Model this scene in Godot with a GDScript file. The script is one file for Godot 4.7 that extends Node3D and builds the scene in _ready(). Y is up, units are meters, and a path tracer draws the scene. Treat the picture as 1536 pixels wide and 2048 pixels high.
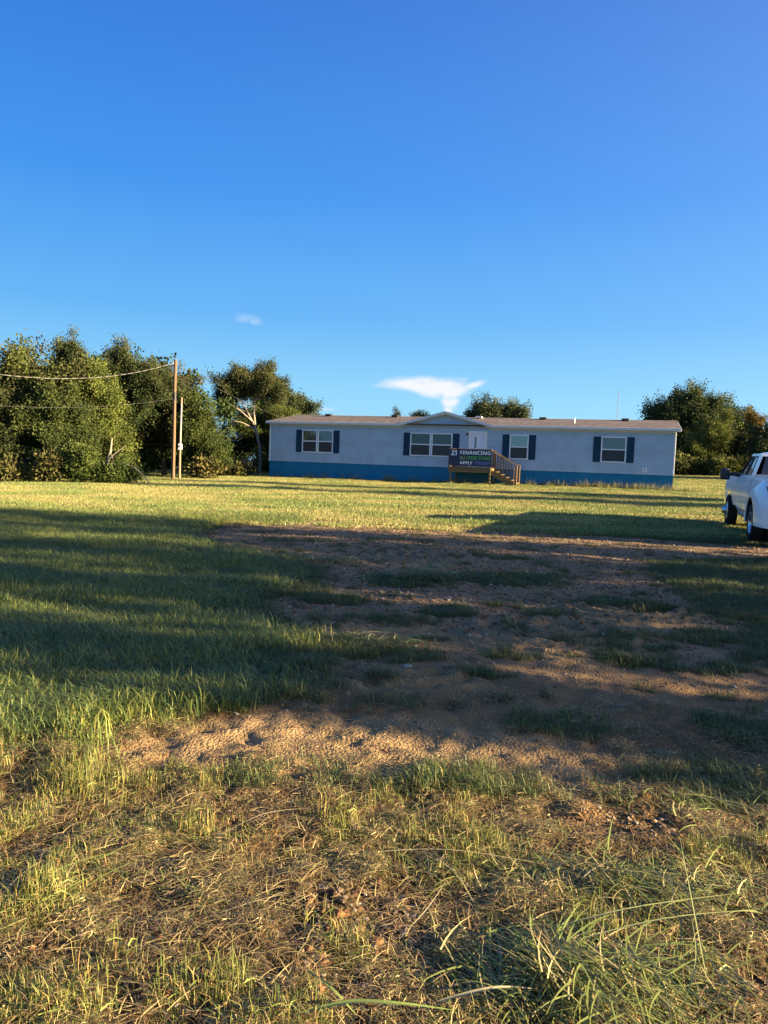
extends Node3D
# y is up, the camera looks along -z. "d" below is depth (metres away from the camera, -z).

var used := {}
var M := {}
var rng := RandomNumberGenerator.new()
var n_big := FastNoiseLite.new()
var n_mid := FastNoiseLite.new()
var n_fine := FastNoiseLite.new()
var n_grit := FastNoiseLite.new()


class MB:
	var v := PackedVector3Array()
	var n := PackedVector3Array()
	var c := PackedColorArray()
	var ix := PackedInt32Array()

	func tri(a: Vector3, b: Vector3, d: Vector3, col := Color.WHITE) -> void:
		var nn := (d - a).cross(b - a).normalized()
		var k := v.size()
		v.append(a); v.append(b); v.append(d)
		n.append(nn); n.append(nn); n.append(nn)
		c.append(col); c.append(col); c.append(col)
		ix.append(k); ix.append(k + 1); ix.append(k + 2)

	func quad(a: Vector3, b: Vector3, d: Vector3, e: Vector3, col := Color.WHITE) -> void:
		tri(a, b, d, col)
		tri(a, d, e, col)

	# a quad turned so that it faces along "out"
	func face(a: Vector3, b: Vector3, d: Vector3, e: Vector3, out: Vector3, col := Color.WHITE) -> void:
		if (d - a).cross(b - a).dot(out) < 0.0:
			quad(a, e, d, b, col)
		else:
			quad(a, b, d, e, col)

	func face3(a: Vector3, b: Vector3, d: Vector3, out: Vector3, col := Color.WHITE) -> void:
		if (d - a).cross(b - a).dot(out) < 0.0:
			tri(a, d, b, col)
		else:
			tri(a, b, d, col)

	# box between two corners, its edges chamfered by "bev"
	func box(lo: Vector3, hi: Vector3, bev := 0.0, col := Color.WHITE, xf := Transform3D()) -> void:
		var m := (lo + hi) * 0.5
		var h := (hi - lo).abs() * 0.5
		var b: float = minf(bev, minf(h.x, minf(h.y, h.z)) * 0.49)
		for i in 3:
			var j := (i + 1) % 3
			var k := (i + 2) % 3
			for s in [-1.0, 1.0]:
				var o := Vector3.ZERO
				o[i] = s
				var q: Array[Vector3] = []
				for t in [[-1, -1], [1, -1], [1, 1], [-1, 1]]:
					var p := Vector3.ZERO
					p[i] = s * h[i]
					p[j] = t[0] * (h[j] - b)
					p[k] = t[1] * (h[k] - b)
					q.append(xf * (m + p))
				face(q[0], q[1], q[2], q[3], xf.basis * o, col)
				if b > 0.0:
					for t in [-1.0, 1.0]:
						var o2 := Vector3.ZERO
						o2[i] = s
						o2[j] = t
						var r: Array[Vector3] = []
						for w in [[0, -1], [0, 1], [1, 1], [1, -1]]:
							var p := Vector3.ZERO
							p[i] = s * (h[i] - (b if w[0] == 1 else 0.0))
							p[j] = t * (h[j] - (b if w[0] == 0 else 0.0))
							p[k] = w[1] * (h[k] - b)
							r.append(xf * (m + p))
						face(r[0], r[1], r[2], r[3], xf.basis * o2, col)

	# tube along points; smooth round sides
	func tube(pts: Array, rad: Array, sides := 8, col := Color.WHITE, cap := true) -> void:
		var base := v.size()
		var up := Vector3(0.13, 0.9, 0.41).normalized()
		for i in pts.size():
			var dir: Vector3 = (pts[mini(i + 1, pts.size() - 1)] - pts[maxi(i - 1, 0)]).normalized()
			if absf(dir.dot(up)) > 0.95:
				up = Vector3(0.9, 0.2, -0.4).normalized()
			var a := dir.cross(up).normalized()
			var b := a.cross(dir).normalized()
			up = b
			for k in sides:
				var t := TAU * k / sides
				var o := a * cos(t) + b * sin(t)
				v.append(pts[i] + o * rad[i]); n.append(o); c.append(col)
		for i in pts.size() - 1:
			for k in sides:
				var p := base + i * sides + k
				var q := base + i * sides + (k + 1) % sides
				ix.append_array([p, q, p + sides, q, q + sides, p + sides])
		if cap:
			for e in [0, pts.size() - 1]:
				var dir: Vector3 = pts[1] - pts[0] if e == 0 else pts[-1] - pts[-2]
				if e == 0:
					dir = -dir
				for k in sides:
					face3(pts[e], v[base + e * sides + k], v[base + e * sides + (k + 1) % sides], dir, col)

	# profile of [radius, height along axis] turned about the x axis
	func lathe_x(prof: Array, sides := 28, col := Color.WHITE, at := Vector3.ZERO, flip := 1.0) -> void:
		for i in prof.size() - 1:
			for k in sides:
				var q: Array[Vector3] = []
				for w in [[0, 0], [1, 0], [1, 1], [0, 1]]:
					var pr: Array = prof[i + w[0]]
					var t: float = TAU * (k + w[1]) / sides
					q.append(at + Vector3(pr[1] * flip, pr[0] * cos(t), pr[0] * sin(t)))
				if flip > 0.0:
					quad(q[0], q[1], q[2], q[3], col)
				else:
					quad(q[3], q[2], q[1], q[0], col)

	# convex polygon lying in a plane, with thickness
	func slab(pts: Array, thick: Vector3, col := Color.WHITE) -> void:
		var mid := Vector3.ZERO
		for p in pts:
			mid += p / float(pts.size())
		for i in range(1, pts.size() - 1):
			face3(pts[0], pts[i], pts[i + 1], thick * -1.0, col)
			face3(pts[0] + thick, pts[i] + thick, pts[i + 1] + thick, thick, col)
		for i in pts.size():
			var a: Vector3 = pts[i]
			var b: Vector3 = pts[(i + 1) % pts.size()]
			face(a, b, b + thick, a + thick, (a + b) * 0.5 - mid, col)

	func smooth() -> void:          # average normals of vertices that coincide
		var sum := {}
		for i in v.size():
			var key := Vector3i(v[i] * 2000.0)
			sum[key] = sum.get(key, Vector3.ZERO) + n[i]
		for i in v.size():
			var s: Vector3 = sum[Vector3i(v[i] * 2000.0)].normalized()
			if s.dot(n[i]) > 0.5:
				n[i] = s

	func mesh() -> ArrayMesh:
		var a := []
		a.resize(Mesh.ARRAY_MAX)
		a[Mesh.ARRAY_VERTEX] = v
		a[Mesh.ARRAY_NORMAL] = n
		a[Mesh.ARRAY_COLOR] = c
		a[Mesh.ARRAY_INDEX] = ix
		var m := ArrayMesh.new()
		m.add_surface_from_arrays(Mesh.PRIMITIVE_TRIANGLES, a)
		return m


# ---------------------------------------------------------------- names and tags
func numbered(called: String) -> String:
	var k: int = used.get(called, 0)
	used[called] = k + 1
	return called if k == 0 else "%s_%03d" % [called, k]


func tag(o: Node3D, label: String, category: String, group := "", kind := "") -> Node3D:
	o.set_meta("label", label)
	o.set_meta("category", category)
	if group:
		o.set_meta("group", group)
	if kind:
		o.set_meta("kind", kind)
	return o


func thing(called: String, label: String, category: String, at := Vector3.ZERO, turn := 0.0, group := "") -> Node3D:
	var o := Node3D.new()
	o.name = numbered(called)
	add_child(o)
	o.position = at
	o.rotation.y = turn
	return tag(o, label, category, group)


func obj(called: String, shape, mat: Material, parent: Node3D = null, at := Vector3.ZERO) -> MeshInstance3D:
	var o := MeshInstance3D.new()
	o.mesh = shape.mesh() if shape is MB else shape
	o.material_override = mat
	o.position = at
	if parent == null:
		o.name = numbered(called)
		add_child(o)
	else:
		o.name = called
		parent.add_child(o, true)
	return o


func struct(called: String, shape, mat: Material) -> MeshInstance3D:
	var o := obj(called, shape, mat)
	o.set_meta("kind", "structure")
	return o


func swarm(called: String, mesh: Mesh, mat: Material, where: Array, tint: PackedColorArray, parent: Node3D = null) -> MultiMeshInstance3D:
	var mm := MultiMesh.new()
	mm.transform_format = MultiMesh.TRANSFORM_3D
	mm.use_colors = true
	mm.mesh = mesh
	mm.instance_count = where.size()
	for i in where.size():
		mm.set_instance_transform(i, where[i])
		mm.set_instance_color(i, tint[i])
	var o := MultiMeshInstance3D.new()
	o.multimesh = mm
	o.material_override = mat
	if parent == null:
		o.name = numbered(called)
		add_child(o)
	else:
		o.name = called
		parent.add_child(o, true)
	o.set_meta("kind", "stuff")
	return o


# ---------------------------------------------------------------- materials
func mat(called: String, col: Color, rough := 0.7, metal := 0.0, spec := 0.5) -> StandardMaterial3D:
	var m := StandardMaterial3D.new()
	m.resource_name = called
	m.albedo_color = col.linear_to_srgb()
	m.roughness = rough
	m.metallic = metal
	m.metallic_specular = spec
	m.vertex_color_use_as_albedo = true
	m.cull_mode = BaseMaterial3D.CULL_DISABLED
	M[called] = m
	return m


func noise_tex(freq: float, lo: Color, hi: Color, size := 512, octaves := 4, sd := 1, stretch := 1.0, type := FastNoiseLite.TYPE_SIMPLEX_SMOOTH) -> ImageTexture:
	var f := FastNoiseLite.new()
	f.noise_type = type
	f.frequency = freq
	f.fractal_octaves = octaves
	f.seed = sd
	var im := f.get_seamless_image(size, int(size * stretch), false, false, 0.15)
	if stretch != 1.0:
		im.resize(size, size)
	im.convert(Image.FORMAT_RGB8)
	var out := Image.create(size, size, false, Image.FORMAT_RGB8)
	for y in size:
		for x in size:
			out.set_pixel(x, y, lo.lerp(hi, im.get_pixel(x, y).r))
	return ImageTexture.create_from_image(out)


func textured(m: StandardMaterial3D, albedo: Texture2D, height: Texture2D, scale: float, depth: float, world := true) -> StandardMaterial3D:
	m.albedo_texture = albedo
	m.uv1_triplanar = true
	m.uv1_world_triplanar = world
	m.uv1_scale = Vector3.ONE * scale
	if height:
		m.heightmap_enabled = true
		m.heightmap_texture = height
		m.heightmap_scale = depth
	return m


func make_materials() -> void:
	var grit := noise_tex(0.06, Color(0.42, 0.41, 0.40), Color(1.0, 0.98, 0.95), 1024, 6, 3)
	var grit_h := noise_tex(0.03, Color.BLACK, Color.WHITE, 1024, 7, 5)
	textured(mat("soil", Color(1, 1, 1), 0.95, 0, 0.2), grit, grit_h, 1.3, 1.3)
	var wood_t := noise_tex(0.02, Color(0.6, 0.57, 0.52), Color(1, 1, 1), 512, 4, 7, 6.0)
	textured(mat("lumber", Color(0.36, 0.25, 0.125), 0.75, 0, 0.3), wood_t, null, 0.9, 0, false)
	textured(mat("old_pole", Color(0.24, 0.172, 0.112), 0.85, 0, 0.2), wood_t, wood_t, 0.6, 1.0, false)
	textured(mat("grey_pole", Color(0.38, 0.31, 0.21), 0.85, 0, 0.2), wood_t, wood_t, 0.6, 1.0, false)
	var faint := noise_tex(0.012, Color(0.9, 0.9, 0.9), Color(1, 1, 1), 256, 3, 9)
	textured(mat("siding", Color(0.48, 0.60, 0.71), 0.5, 0, 0.35), faint, null, 0.35, 0)
	textured(mat("skirting", Color(0.006, 0.20, 0.36), 0.5, 0, 0.35), faint, null, 0.35, 0)
	mat("trim", Color(0.74, 0.74, 0.72), 0.45)
	mat("fascia", Color(0.62, 0.64, 0.62), 0.5)
	mat("shutter", Color(0.012, 0.044, 0.08), 0.6, 0, 0.25)
	mat("shingle", Color(1, 1, 1), 0.9, 0, 0.2)
	
	textured(M.shingle, faint, null, 2.0, 0)
	mat("vinyl_white", Color(0.78, 0.79, 0.8), 0.35)
	mat("door_white", Color(0.70, 0.72, 0.78), 0.4)
	mat("pane", Color(0.09, 0.105, 0.12), 0.04, 0.8, 0.6)
	mat("pane_pale", Color(0.16, 0.19, 0.21), 0.05, 0.75, 0.6)
	mat("pane_dark", Color(0.045, 0.055, 0.065), 0.04, 0.7, 0.6)
	mat("screen", Color(0.016, 0.02, 0.026), 0.35, 0.1, 0.5)
	mat("dark", Color(0.02, 0.02, 0.022), 0.6)
	mat("black_plastic", Color(0.016, 0.017, 0.02), 0.4)
	mat("rubber", Color(0.02, 0.02, 0.021), 0.85, 0, 0.3)
	mat("chrome", Color(0.72, 0.73, 0.75), 0.12, 1.0)
	mat("alloy", Color(0.6, 0.6, 0.62), 0.28, 0.9)
	var p := mat("paint", Color(0.86, 0.86, 0.85), 0.3, 0.0, 0.5)
	p.clearcoat_enabled = true
	p.clearcoat = 0.45
	p.clearcoat_roughness = 0.04
	mat("car_glass", Color(0.02, 0.022, 0.026), 0.03, 0.0, 0.9)
	mat("red_lens", Color(0.35, 0.012, 0.012), 0.15)
	mat("clear_lens", Color(0.7, 0.72, 0.75), 0.1, 0.4)
	mat("banner", Color(0.006, 0.013, 0.055), 0.45)
	mat("ink_white", Color(0.85, 0.85, 0.87), 0.5)
	mat("ink_green", Color(0.10, 0.42, 0.07), 0.5)
	mat("ink_olive", Color(0.30, 0.42, 0.10), 0.5)
	mat("ink_lilac", Color(0.17, 0.20, 0.42), 0.5)
	mat("cable", Color(0.2, 0.195, 0.18), 0.5)
	mat("steel", Color(0.42, 0.43, 0.45), 0.45, 0.7)
	mat("mast_grey", Color(0.16, 0.165, 0.18), 0.6)
	mat("stone", Color(1, 1, 1), 0.9, 0, 0.25)
	textured(M.stone, grit, null, 6.0, 0)
	mat("bark", Color(0.115, 0.09, 0.07), 0.95, 0, 0.15)
	mat("pale_bark", Color(0.25, 0.215, 0.17), 0.9, 0, 0.15)
	var lf := mat("leaf", Color(1, 1, 1), 0.75, 0, 0.22)
	lf.backlight_enabled = true
	lf.backlight = Color(0.55, 0.6, 0.3)
	var gr := mat("grass", Color(1, 1, 1), 0.55, 0, 0.4)
	gr.backlight_enabled = true
	gr.backlight = Color(0.6, 0.6, 0.4)


# ---------------------------------------------------------------- sky
func sky_colour(y: float) -> Color:     # radiance by the sine of elevation
	var t := [[0.0, Color(0.40, 0.74, 0.95)], [0.04, Color(0.37, 0.73, 0.96)], [0.09, Color(0.29, 0.675, 0.97)], [0.186, Color(0.135, 0.465, 0.93)], [0.33, Color(0.05, 0.30, 0.86)], [0.515, Color(0.022, 0.186, 0.69)], [0.75, Color(0.02, 0.14, 0.58)], [1.0, Color(0.02, 0.12, 0.5)]]
	for i in t.size() - 1:
		if y <= t[i + 1][0]:
			return t[i][1].lerp(t[i + 1][1], (y - t[i][0]) / (t[i + 1][0] - t[i][0]))
	return t[-1][1]


func make_sky(to_sun: Vector3, gain: float) -> Sky:
	var sw := 512
	var sh := 256
	var im := Image.create(sw, sh, false, Image.FORMAT_RGBF)
	for j in sh:
		var el := PI * (0.5 - (j + 0.5) / sh)
		var base := sky_colour(maxf(sin(el), 0.0))
		for i in sw:
			var az := TAU * (i + 0.5) / sw - PI      # the middle of the picture looks along -z
			var dir := Vector3(sin(az) * cos(el), sin(el), -cos(az) * cos(el))
			var ang := rad_to_deg(dir.angle_to(to_sun))
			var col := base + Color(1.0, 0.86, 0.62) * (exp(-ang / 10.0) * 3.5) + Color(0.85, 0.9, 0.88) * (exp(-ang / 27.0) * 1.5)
			if el < 0:
				col = Color(0.2, 0.19, 0.14)
			im.set_pixel(i, j, Color(col.r * gain, col.g * gain, col.b * gain))
	im.resize(4096, 2048, Image.INTERPOLATE_CUBIC)
	# two small clouds, low over the house
	var cn := FastNoiseLite.new()
	cn.frequency = 0.035
	cn.fractal_octaves = 5
	cn.seed = 12
	var cn2 := FastNoiseLite.new()
	cn2.frequency = 0.012
	cn2.fractal_octaves = 4
	cn2.seed = 4
	for c in CLOUDS:
		var cx: float = 2048 + c[0] / 360.0 * 4096
		var cy: float = 1024 - c[1] / 180.0 * 2048
		for j in range(int(cy - 70), int(cy + 70)):
			for i in range(int(cx - 110), int(cx + 110)):
				var x := (i - cx) / 11.378       # degrees
				var y := (cy - j) / 11.378
				var wx := x + 0.55 * cn2.get_noise_2d(i, j * 2.0)
				var wy := y + 0.28 * cn2.get_noise_2d(i + 900, j * 2.0)
				var a := 0.0
				for e in c[2]:
					var dx: float = (wx - e[0]) / e[2]
					var dy: float = (wy - e[1] - e[5] * (wx - e[0])) / e[3]
					a = maxf(a, e[4] * clampf(1.6 * (1.0 - sqrt(dx * dx + dy * dy)), 0.0, 1.0))
				a = clampf(a, 0.0, 1.0) * clampf(0.55 + 0.5 * a + 0.95 * cn.get_noise_2d(i * 0.8, j * 2.6), 0.0, 1.0)
				if a > 0.003:
					im.set_pixel(i, j, im.get_pixel(i, j).lerp(Color(0.93 * gain, 0.96 * gain, 1.0 * gain), a))
	var m := PanoramaSkyMaterial.new()
	m.panorama = ImageTexture.create_from_image(im)
	var s := Sky.new()
	s.sky_material = m
	return s

# [azimuth, elevation, lobes of [x, y, half width, half height, strength, slope]] in degrees
var CLOUDS := [
	[3.25, 5.95, [[-0.9, 0.40, 3.4, 0.75, 1.2, -0.02], [0.6, 0.3, 2.9, 0.8, 1.25, 0.0], [-1.0, 0.05, 2.4, 0.62, 0.95, -0.2], [1.6, 0.15, 1.7, 0.8, 1.2, 0.12], [1.4, -0.45, 0.95, 1.2, 1.2, 0.0], [1.3, -1.1, 0.6, 1.05, 1.1, 0.0], [2.9, 0.42, 1.5, 0.34, 0.95, 0.32], [-3.2, 0.35, 1.6, 0.26, 0.4, 0.0], [2.2, 0.95, 0.9, 0.14, 0.4, 0.1]]],
	[-10.9, 10.5, [[-0.15, 0.05, 0.85, 0.42, 0.24, -0.05], [0.8, -0.15, 0.5, 0.36, 0.25, 0.0], [0.2, 0.1, 1.3, 0.3, 0.2, 0.0]]],
	[-4.6, 4.3, [[0.0, 0.0, 0.9, 0.14, 0.35, 0.0]]],
]


# ---------------------------------------------------------------- ground
func sm(a: float, b: float, x: float) -> float:
	return smoothstep(a, b, x)


func gh(x: float, d: float) -> float:
	var dd := clampf(d, -12.0, 60.0)
	var h := 0.007 * dd + 0.00021 * dd * absf(dd) + 0.000423 * clampf(x, -40, 40) * dd
	return h + 1.3 * sm(66, 76, d) * sm(14, 24, x)


func along(pts: Array, d: float) -> float:     # x of a border line at depth d
	if d <= pts[0][0]:
		return pts[0][1]
	for i in pts.size() - 1:
		if d <= pts[i + 1][0]:
			return lerpf(pts[i][1], pts[i + 1][1], (d - pts[i][0]) / (pts[i + 1][0] - pts[i][0]))
	return pts[-1][1]

const DIRT_LEFT := [[3.3, -0.9], [3.9, -1.3], [4.3, -0.9], [4.8, -0.35], [5.5, -0.6], [6.1, -0.2], [6.6, -0.75], [6.9, -1.0], [8.2, -1.1], [9.0, -0.72], [10.7, -0.85], [11.8, -1.9], [12.9, -2.9], [15.0, -3.4], [16.2, -3.4], [17.4, -1.5]]
const DIRT_RIGHT := [[3.3, 2.3], [5.0, 2.9], [6.6, 3.45], [8.2, 3.6], [9.0, 4.0], [11.3, 4.1], [12.6, 4.6], [13.5, 7.6], [14.8, 9.0], [15.6, 6.4], [16.2, 4.6], [17.4, 1.7]]
# clumps of grass standing in the dirt: x, d, half width, half depth, strength
const CLUMPS := [[0.45, 9.7, 0.75, 0.55, 1.0], [1.5, 9.9, 0.95, 0.5, 0.8], [2.3, 10.3, 0.5, 0.4, 0.6], [2.75, 8.4, 0.55, 0.4, 0.8], [2.05, 5.95, 0.5, 0.17, 1.0], [2.6, 5.8, 0.4, 0.2, 0.7], [0.75, 7.55, 0.3, 0.3, 1.0], [-0.5, 8.1, 0.35, 0.3, 0.9], [0.1, 5.85, 0.45, 0.22, 0.85], [-0.3, 6.15, 0.3, 0.2, 0.8], [1.75, 7.6, 0.25, 0.2, 0.7], [1.95, 12.2, 0.6, 0.25, 0.6], [-1.6, 13.6, 0.7, 0.3, 0.6], [0.4, 14.2, 0.6, 0.3, 0.5], [2.6, 13.4, 0.4, 0.2, 0.6], [0.72, 5.35, 0.16, 0.12, 0.7], [2.2, 6.75, 0.35, 0.2, 0.6], [3.0, 6.9, 0.4, 0.25, 0.8], [0.0, 7.1, 0.45, 0.2, 0.55], [1.0, 16.6, 0.9, 0.25, 0.7], [-2.3, 15.0, 0.6, 0.3, 0.5], [1.15, 4.35, 0.35, 0.18, 0.55], [1.7, 3.75, 0.4, 0.2, 0.5], [0.05, 4.55, 0.3, 0.18, 0.4], [2.35, 4.3, 0.4, 0.3, 0.6]]
const RUTS := [[1.55, 6.55, 0.78, 0.85], [0.75, 11.6, 0.95, 0.7], [-0.15, 6.95, 0.75, 0.5], [2.6, 7.75, 0.8, 0.5], [2.1, 9.2, 0.7, 0.35], [0.0, 3.95, 1.4, 0.42], [0.7, 3.65, 0.6, 0.25], [0.0, 5.1, 0.7, 0.3]]


func dirt(x: float, d: float) -> float:      # 1 on bare earth, 0 under grass
	var w := n_mid.get_noise_2d(x * 3.0, d * 3.0) * 0.45 + n_fine.get_noise_2d(x * 9.0, d * 9.0) * 0.2
	var e := minf(x - along(DIRT_LEFT, d), along(DIRT_RIGHT, d) - x)
	var v := sm(-0.35, 0.35, e + w) * sm(2.9, 3.8, d + w * 1.1) * sm(17.6, 16.9, d + w)
	if d > 16.5:       # bare spots in the mown field
		v = maxf(v, sm(0.28, 0.5, n_big.get_noise_2d(x * 2.2, d * 4.0) + 0.25 * n_fine.get_noise_2d(x * 5, d * 9)) * sm(30.0, 20.0, d) * sm(-6.5, -3.5, x))
	if d > 4.6 and d < 16.5:      # thin weeds coming up through the bare earth
		v *= 1.0 - 0.75 * sm(0.22, 0.5, n_mid.get_noise_2d(x * 6.0 + 11, d * 8.0) + 0.35 * n_fine.get_noise_2d(x * 14.0, d * 14.0))
	for c in CLUMPS:
		var dx: float = (x - c[0]) / c[2]
		var dz: float = (d - c[1]) / c[3]
		var r := dx * dx + dz * dz
		if r < 2.5:
			v *= 1.0 - c[4] * sm(1.5, 0.5, r + w * 3.2)
	return v


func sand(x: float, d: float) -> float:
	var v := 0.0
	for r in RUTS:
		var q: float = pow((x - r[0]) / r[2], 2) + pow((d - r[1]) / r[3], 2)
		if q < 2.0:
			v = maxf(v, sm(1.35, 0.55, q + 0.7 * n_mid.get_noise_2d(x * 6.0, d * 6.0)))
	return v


func relief(x: float, d: float) -> float:    # small bumps on top of gh
	if d > 45.0 or absf(x) > 40.0:
		return 0.0
	var h := 0.05 * n_big.get_noise_2d(x * 1.2, d * 1.2) * sm(0.0, 6.0, d) + 0.02 * n_mid.get_noise_2d(x * 4.0, d * 4.0)
	if d < 20.0:
		h += (0.012 + 0.008 * sm(6.0, 4.0, d)) * n_fine.get_noise_2d(x * 12.0, d * 12.0) + 0.006 * n_grit.get_noise_2d(x * 34.0, d * 34.0) * sm(14, 6, d)
	if d < 7.0:
		h += 0.03 * n_grit.get_noise_2d(x * 9.0 + 31.0, d * 9.0) * sm(7.0, 4.0, d)
	if d > 4.9 and d < 13.0 and x > -1.5 and x < 4.0:
		for r in RUTS:
			var q: float = pow((x - r[0]) / r[2], 2) + pow((d - r[1]) / r[3], 2)
			if q < 1.6:
				var rr := Vector2(x - r[0] - 0.15, (d - r[1] - 0.5) * 1.05).length()
				h += (0.03 * sin(rr * 26.0 + 2.0 * n_mid.get_noise_2d(x * 3, d * 3)) + 0.02 * sin(rr * 61.0) * sin(atan2(d - r[1] - 0.5, x - r[0]) * 24.0)) * sm(1.5, 0.7, q)
				h += 0.05 * exp(-pow((q - 1.0) / 0.22, 2)) * (0.6 + 0.8 * n_fine.get_noise_2d(x * 7, d * 7)) * (1.0 if d > r[1] else 0.4)
	return h


func gy(x: float, d: float) -> float:
	return gh(x, d) + relief(x, d)


func ground_colour(x: float, d: float) -> Color:
	var a := n_mid.get_noise_2d(x * 5.0 + 40, d * 5.0)
	var b := n_fine.get_noise_2d(x * 11.0, d * 11.0 + 70)
	var thatch := Color(0.125, 0.108, 0.05).lerp(Color(0.10, 0.105, 0.04), sm(-0.3, 0.3, a))
	if d > 66:
		return thatch
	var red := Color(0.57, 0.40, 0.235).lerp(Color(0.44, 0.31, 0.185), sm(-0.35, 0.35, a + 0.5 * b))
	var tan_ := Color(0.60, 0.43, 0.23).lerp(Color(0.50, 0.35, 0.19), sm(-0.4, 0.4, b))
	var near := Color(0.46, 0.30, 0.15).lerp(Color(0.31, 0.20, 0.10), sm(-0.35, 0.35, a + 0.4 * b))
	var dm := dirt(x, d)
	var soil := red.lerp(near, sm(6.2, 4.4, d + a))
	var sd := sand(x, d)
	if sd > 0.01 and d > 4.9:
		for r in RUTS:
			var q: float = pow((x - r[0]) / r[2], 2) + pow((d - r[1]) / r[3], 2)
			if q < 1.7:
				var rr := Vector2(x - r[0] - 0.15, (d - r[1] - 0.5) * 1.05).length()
				sd *= 0.62 + 0.38 * sin(rr * 26.0 + 2.0 * n_mid.get_noise_2d(x * 3, d * 3))  # relief shading put into the colour: crushed soil lighter on ridges, darker in grooves
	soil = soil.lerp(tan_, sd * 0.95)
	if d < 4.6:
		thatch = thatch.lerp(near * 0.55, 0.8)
	return thatch.lerp(soil, dm)


func axis(lo: float, fine_lo: float, fine_hi: float, hi: float, step: float, grow: float) -> PackedFloat32Array:
	var left := PackedFloat32Array()
	var s := step
	var p := fine_lo
	while p > lo:
		s *= grow
		p -= s
		left.append(p)
	left.reverse()
	p = fine_lo
	while p < fine_hi:
		left.append(p)
		p += step
	s = step
	while p < hi:
		left.append(p)
		s *= grow
		p += s
	left.append(hi)
	return left


func make_ground() -> void:
	var xs := axis(-500, -2.6, 3.6, 500, 0.035, 1.045)
	var ds := axis(-60, 1.5, 8.0, 900, 0.035, 1.022)
	var v := PackedVector3Array()
	var c := PackedColorArray()
	for d in ds:
		for x in xs:
			v.append(Vector3(x, gy(x, d), -d))
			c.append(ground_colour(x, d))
	var w := xs.size()
	var ix := PackedInt32Array()
	var n := PackedVector3Array()
	n.resize(v.size())
	for j in ds.size():
		for i in w:
			var l := v[j * w + maxi(i - 1, 0)]
			var r := v[j * w + mini(i + 1, w - 1)]
			var f := v[maxi(j - 1, 0) * w + i]
			var b := v[mini(j + 1, ds.size() - 1) * w + i]
			n[j * w + i] = (r - l).cross(b - f).normalized()
			if i < w - 1 and j < ds.size() - 1:
				var k := j * w + i
				ix.append_array([k, k + w, k + 1, k + 1, k + w, k + w + 1])
	var a := []
	a.resize(Mesh.ARRAY_MAX)
	a[Mesh.ARRAY_VERTEX] = v
	a[Mesh.ARRAY_NORMAL] = n
	a[Mesh.ARRAY_COLOR] = c
	a[Mesh.ARRAY_INDEX] = ix
	var m := ArrayMesh.new()
	m.add_surface_from_arrays(Mesh.PRIMITIVE_TRIANGLES, a)
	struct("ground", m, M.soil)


# ---------------------------------------------------------------- the house
const HOUSE := Vector3(-7.378, 0.664, -47.08)     # foot of the front left corner; floor line is 1 m above
const YAW := -0.32115
const LONG := 23.93
const WIDE := 7.8
const UP1 := Vector3(0, 1.0, 0)
const PROUD := Vector3(0, 1.0, 0.026)      # for what is fixed onto the siding


func house_point(s: float, y: float, z: float) -> Vector3:      # s along the front, y above the floor line, z out from the wall
	return HOUSE + UP1 + Basis(Vector3.UP, YAW) * Vector3(s, y, z)


func lap_board(mb: MB, a: Vector3, b: Vector3, out: Vector3, h: float) -> void:     # one board from a to b (its lower edge)
	var u := Vector3(0, h, 0)
	var m := u * 0.56
	var k := u * 0.60
	mb.face(a + out * 0.055, b + out * 0.055, b + m + out * 0.051, a + m + out * 0.051, out)
	mb.face(a + m + out * 0.051, b + m + out * 0.051, b + k + out * 0.006, a + k + out * 0.006, Vector3.UP)
	mb.face(a + k + out * 0.006, b + k + out * 0.006, b + u + out * 0.004, a + u + out * 0.004, out)
	mb.face(a + out * 0.055, b + out * 0.055, b + out * 0.001, a + out * 0.001, Vector3.DOWN)
	mb.face(a + out * 0.051, a + u + out * 0.004, a + u, a, a - b)
	mb.face(b + out * 0.051, b + u + out * 0.004, b + u, b, b - a)


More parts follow.
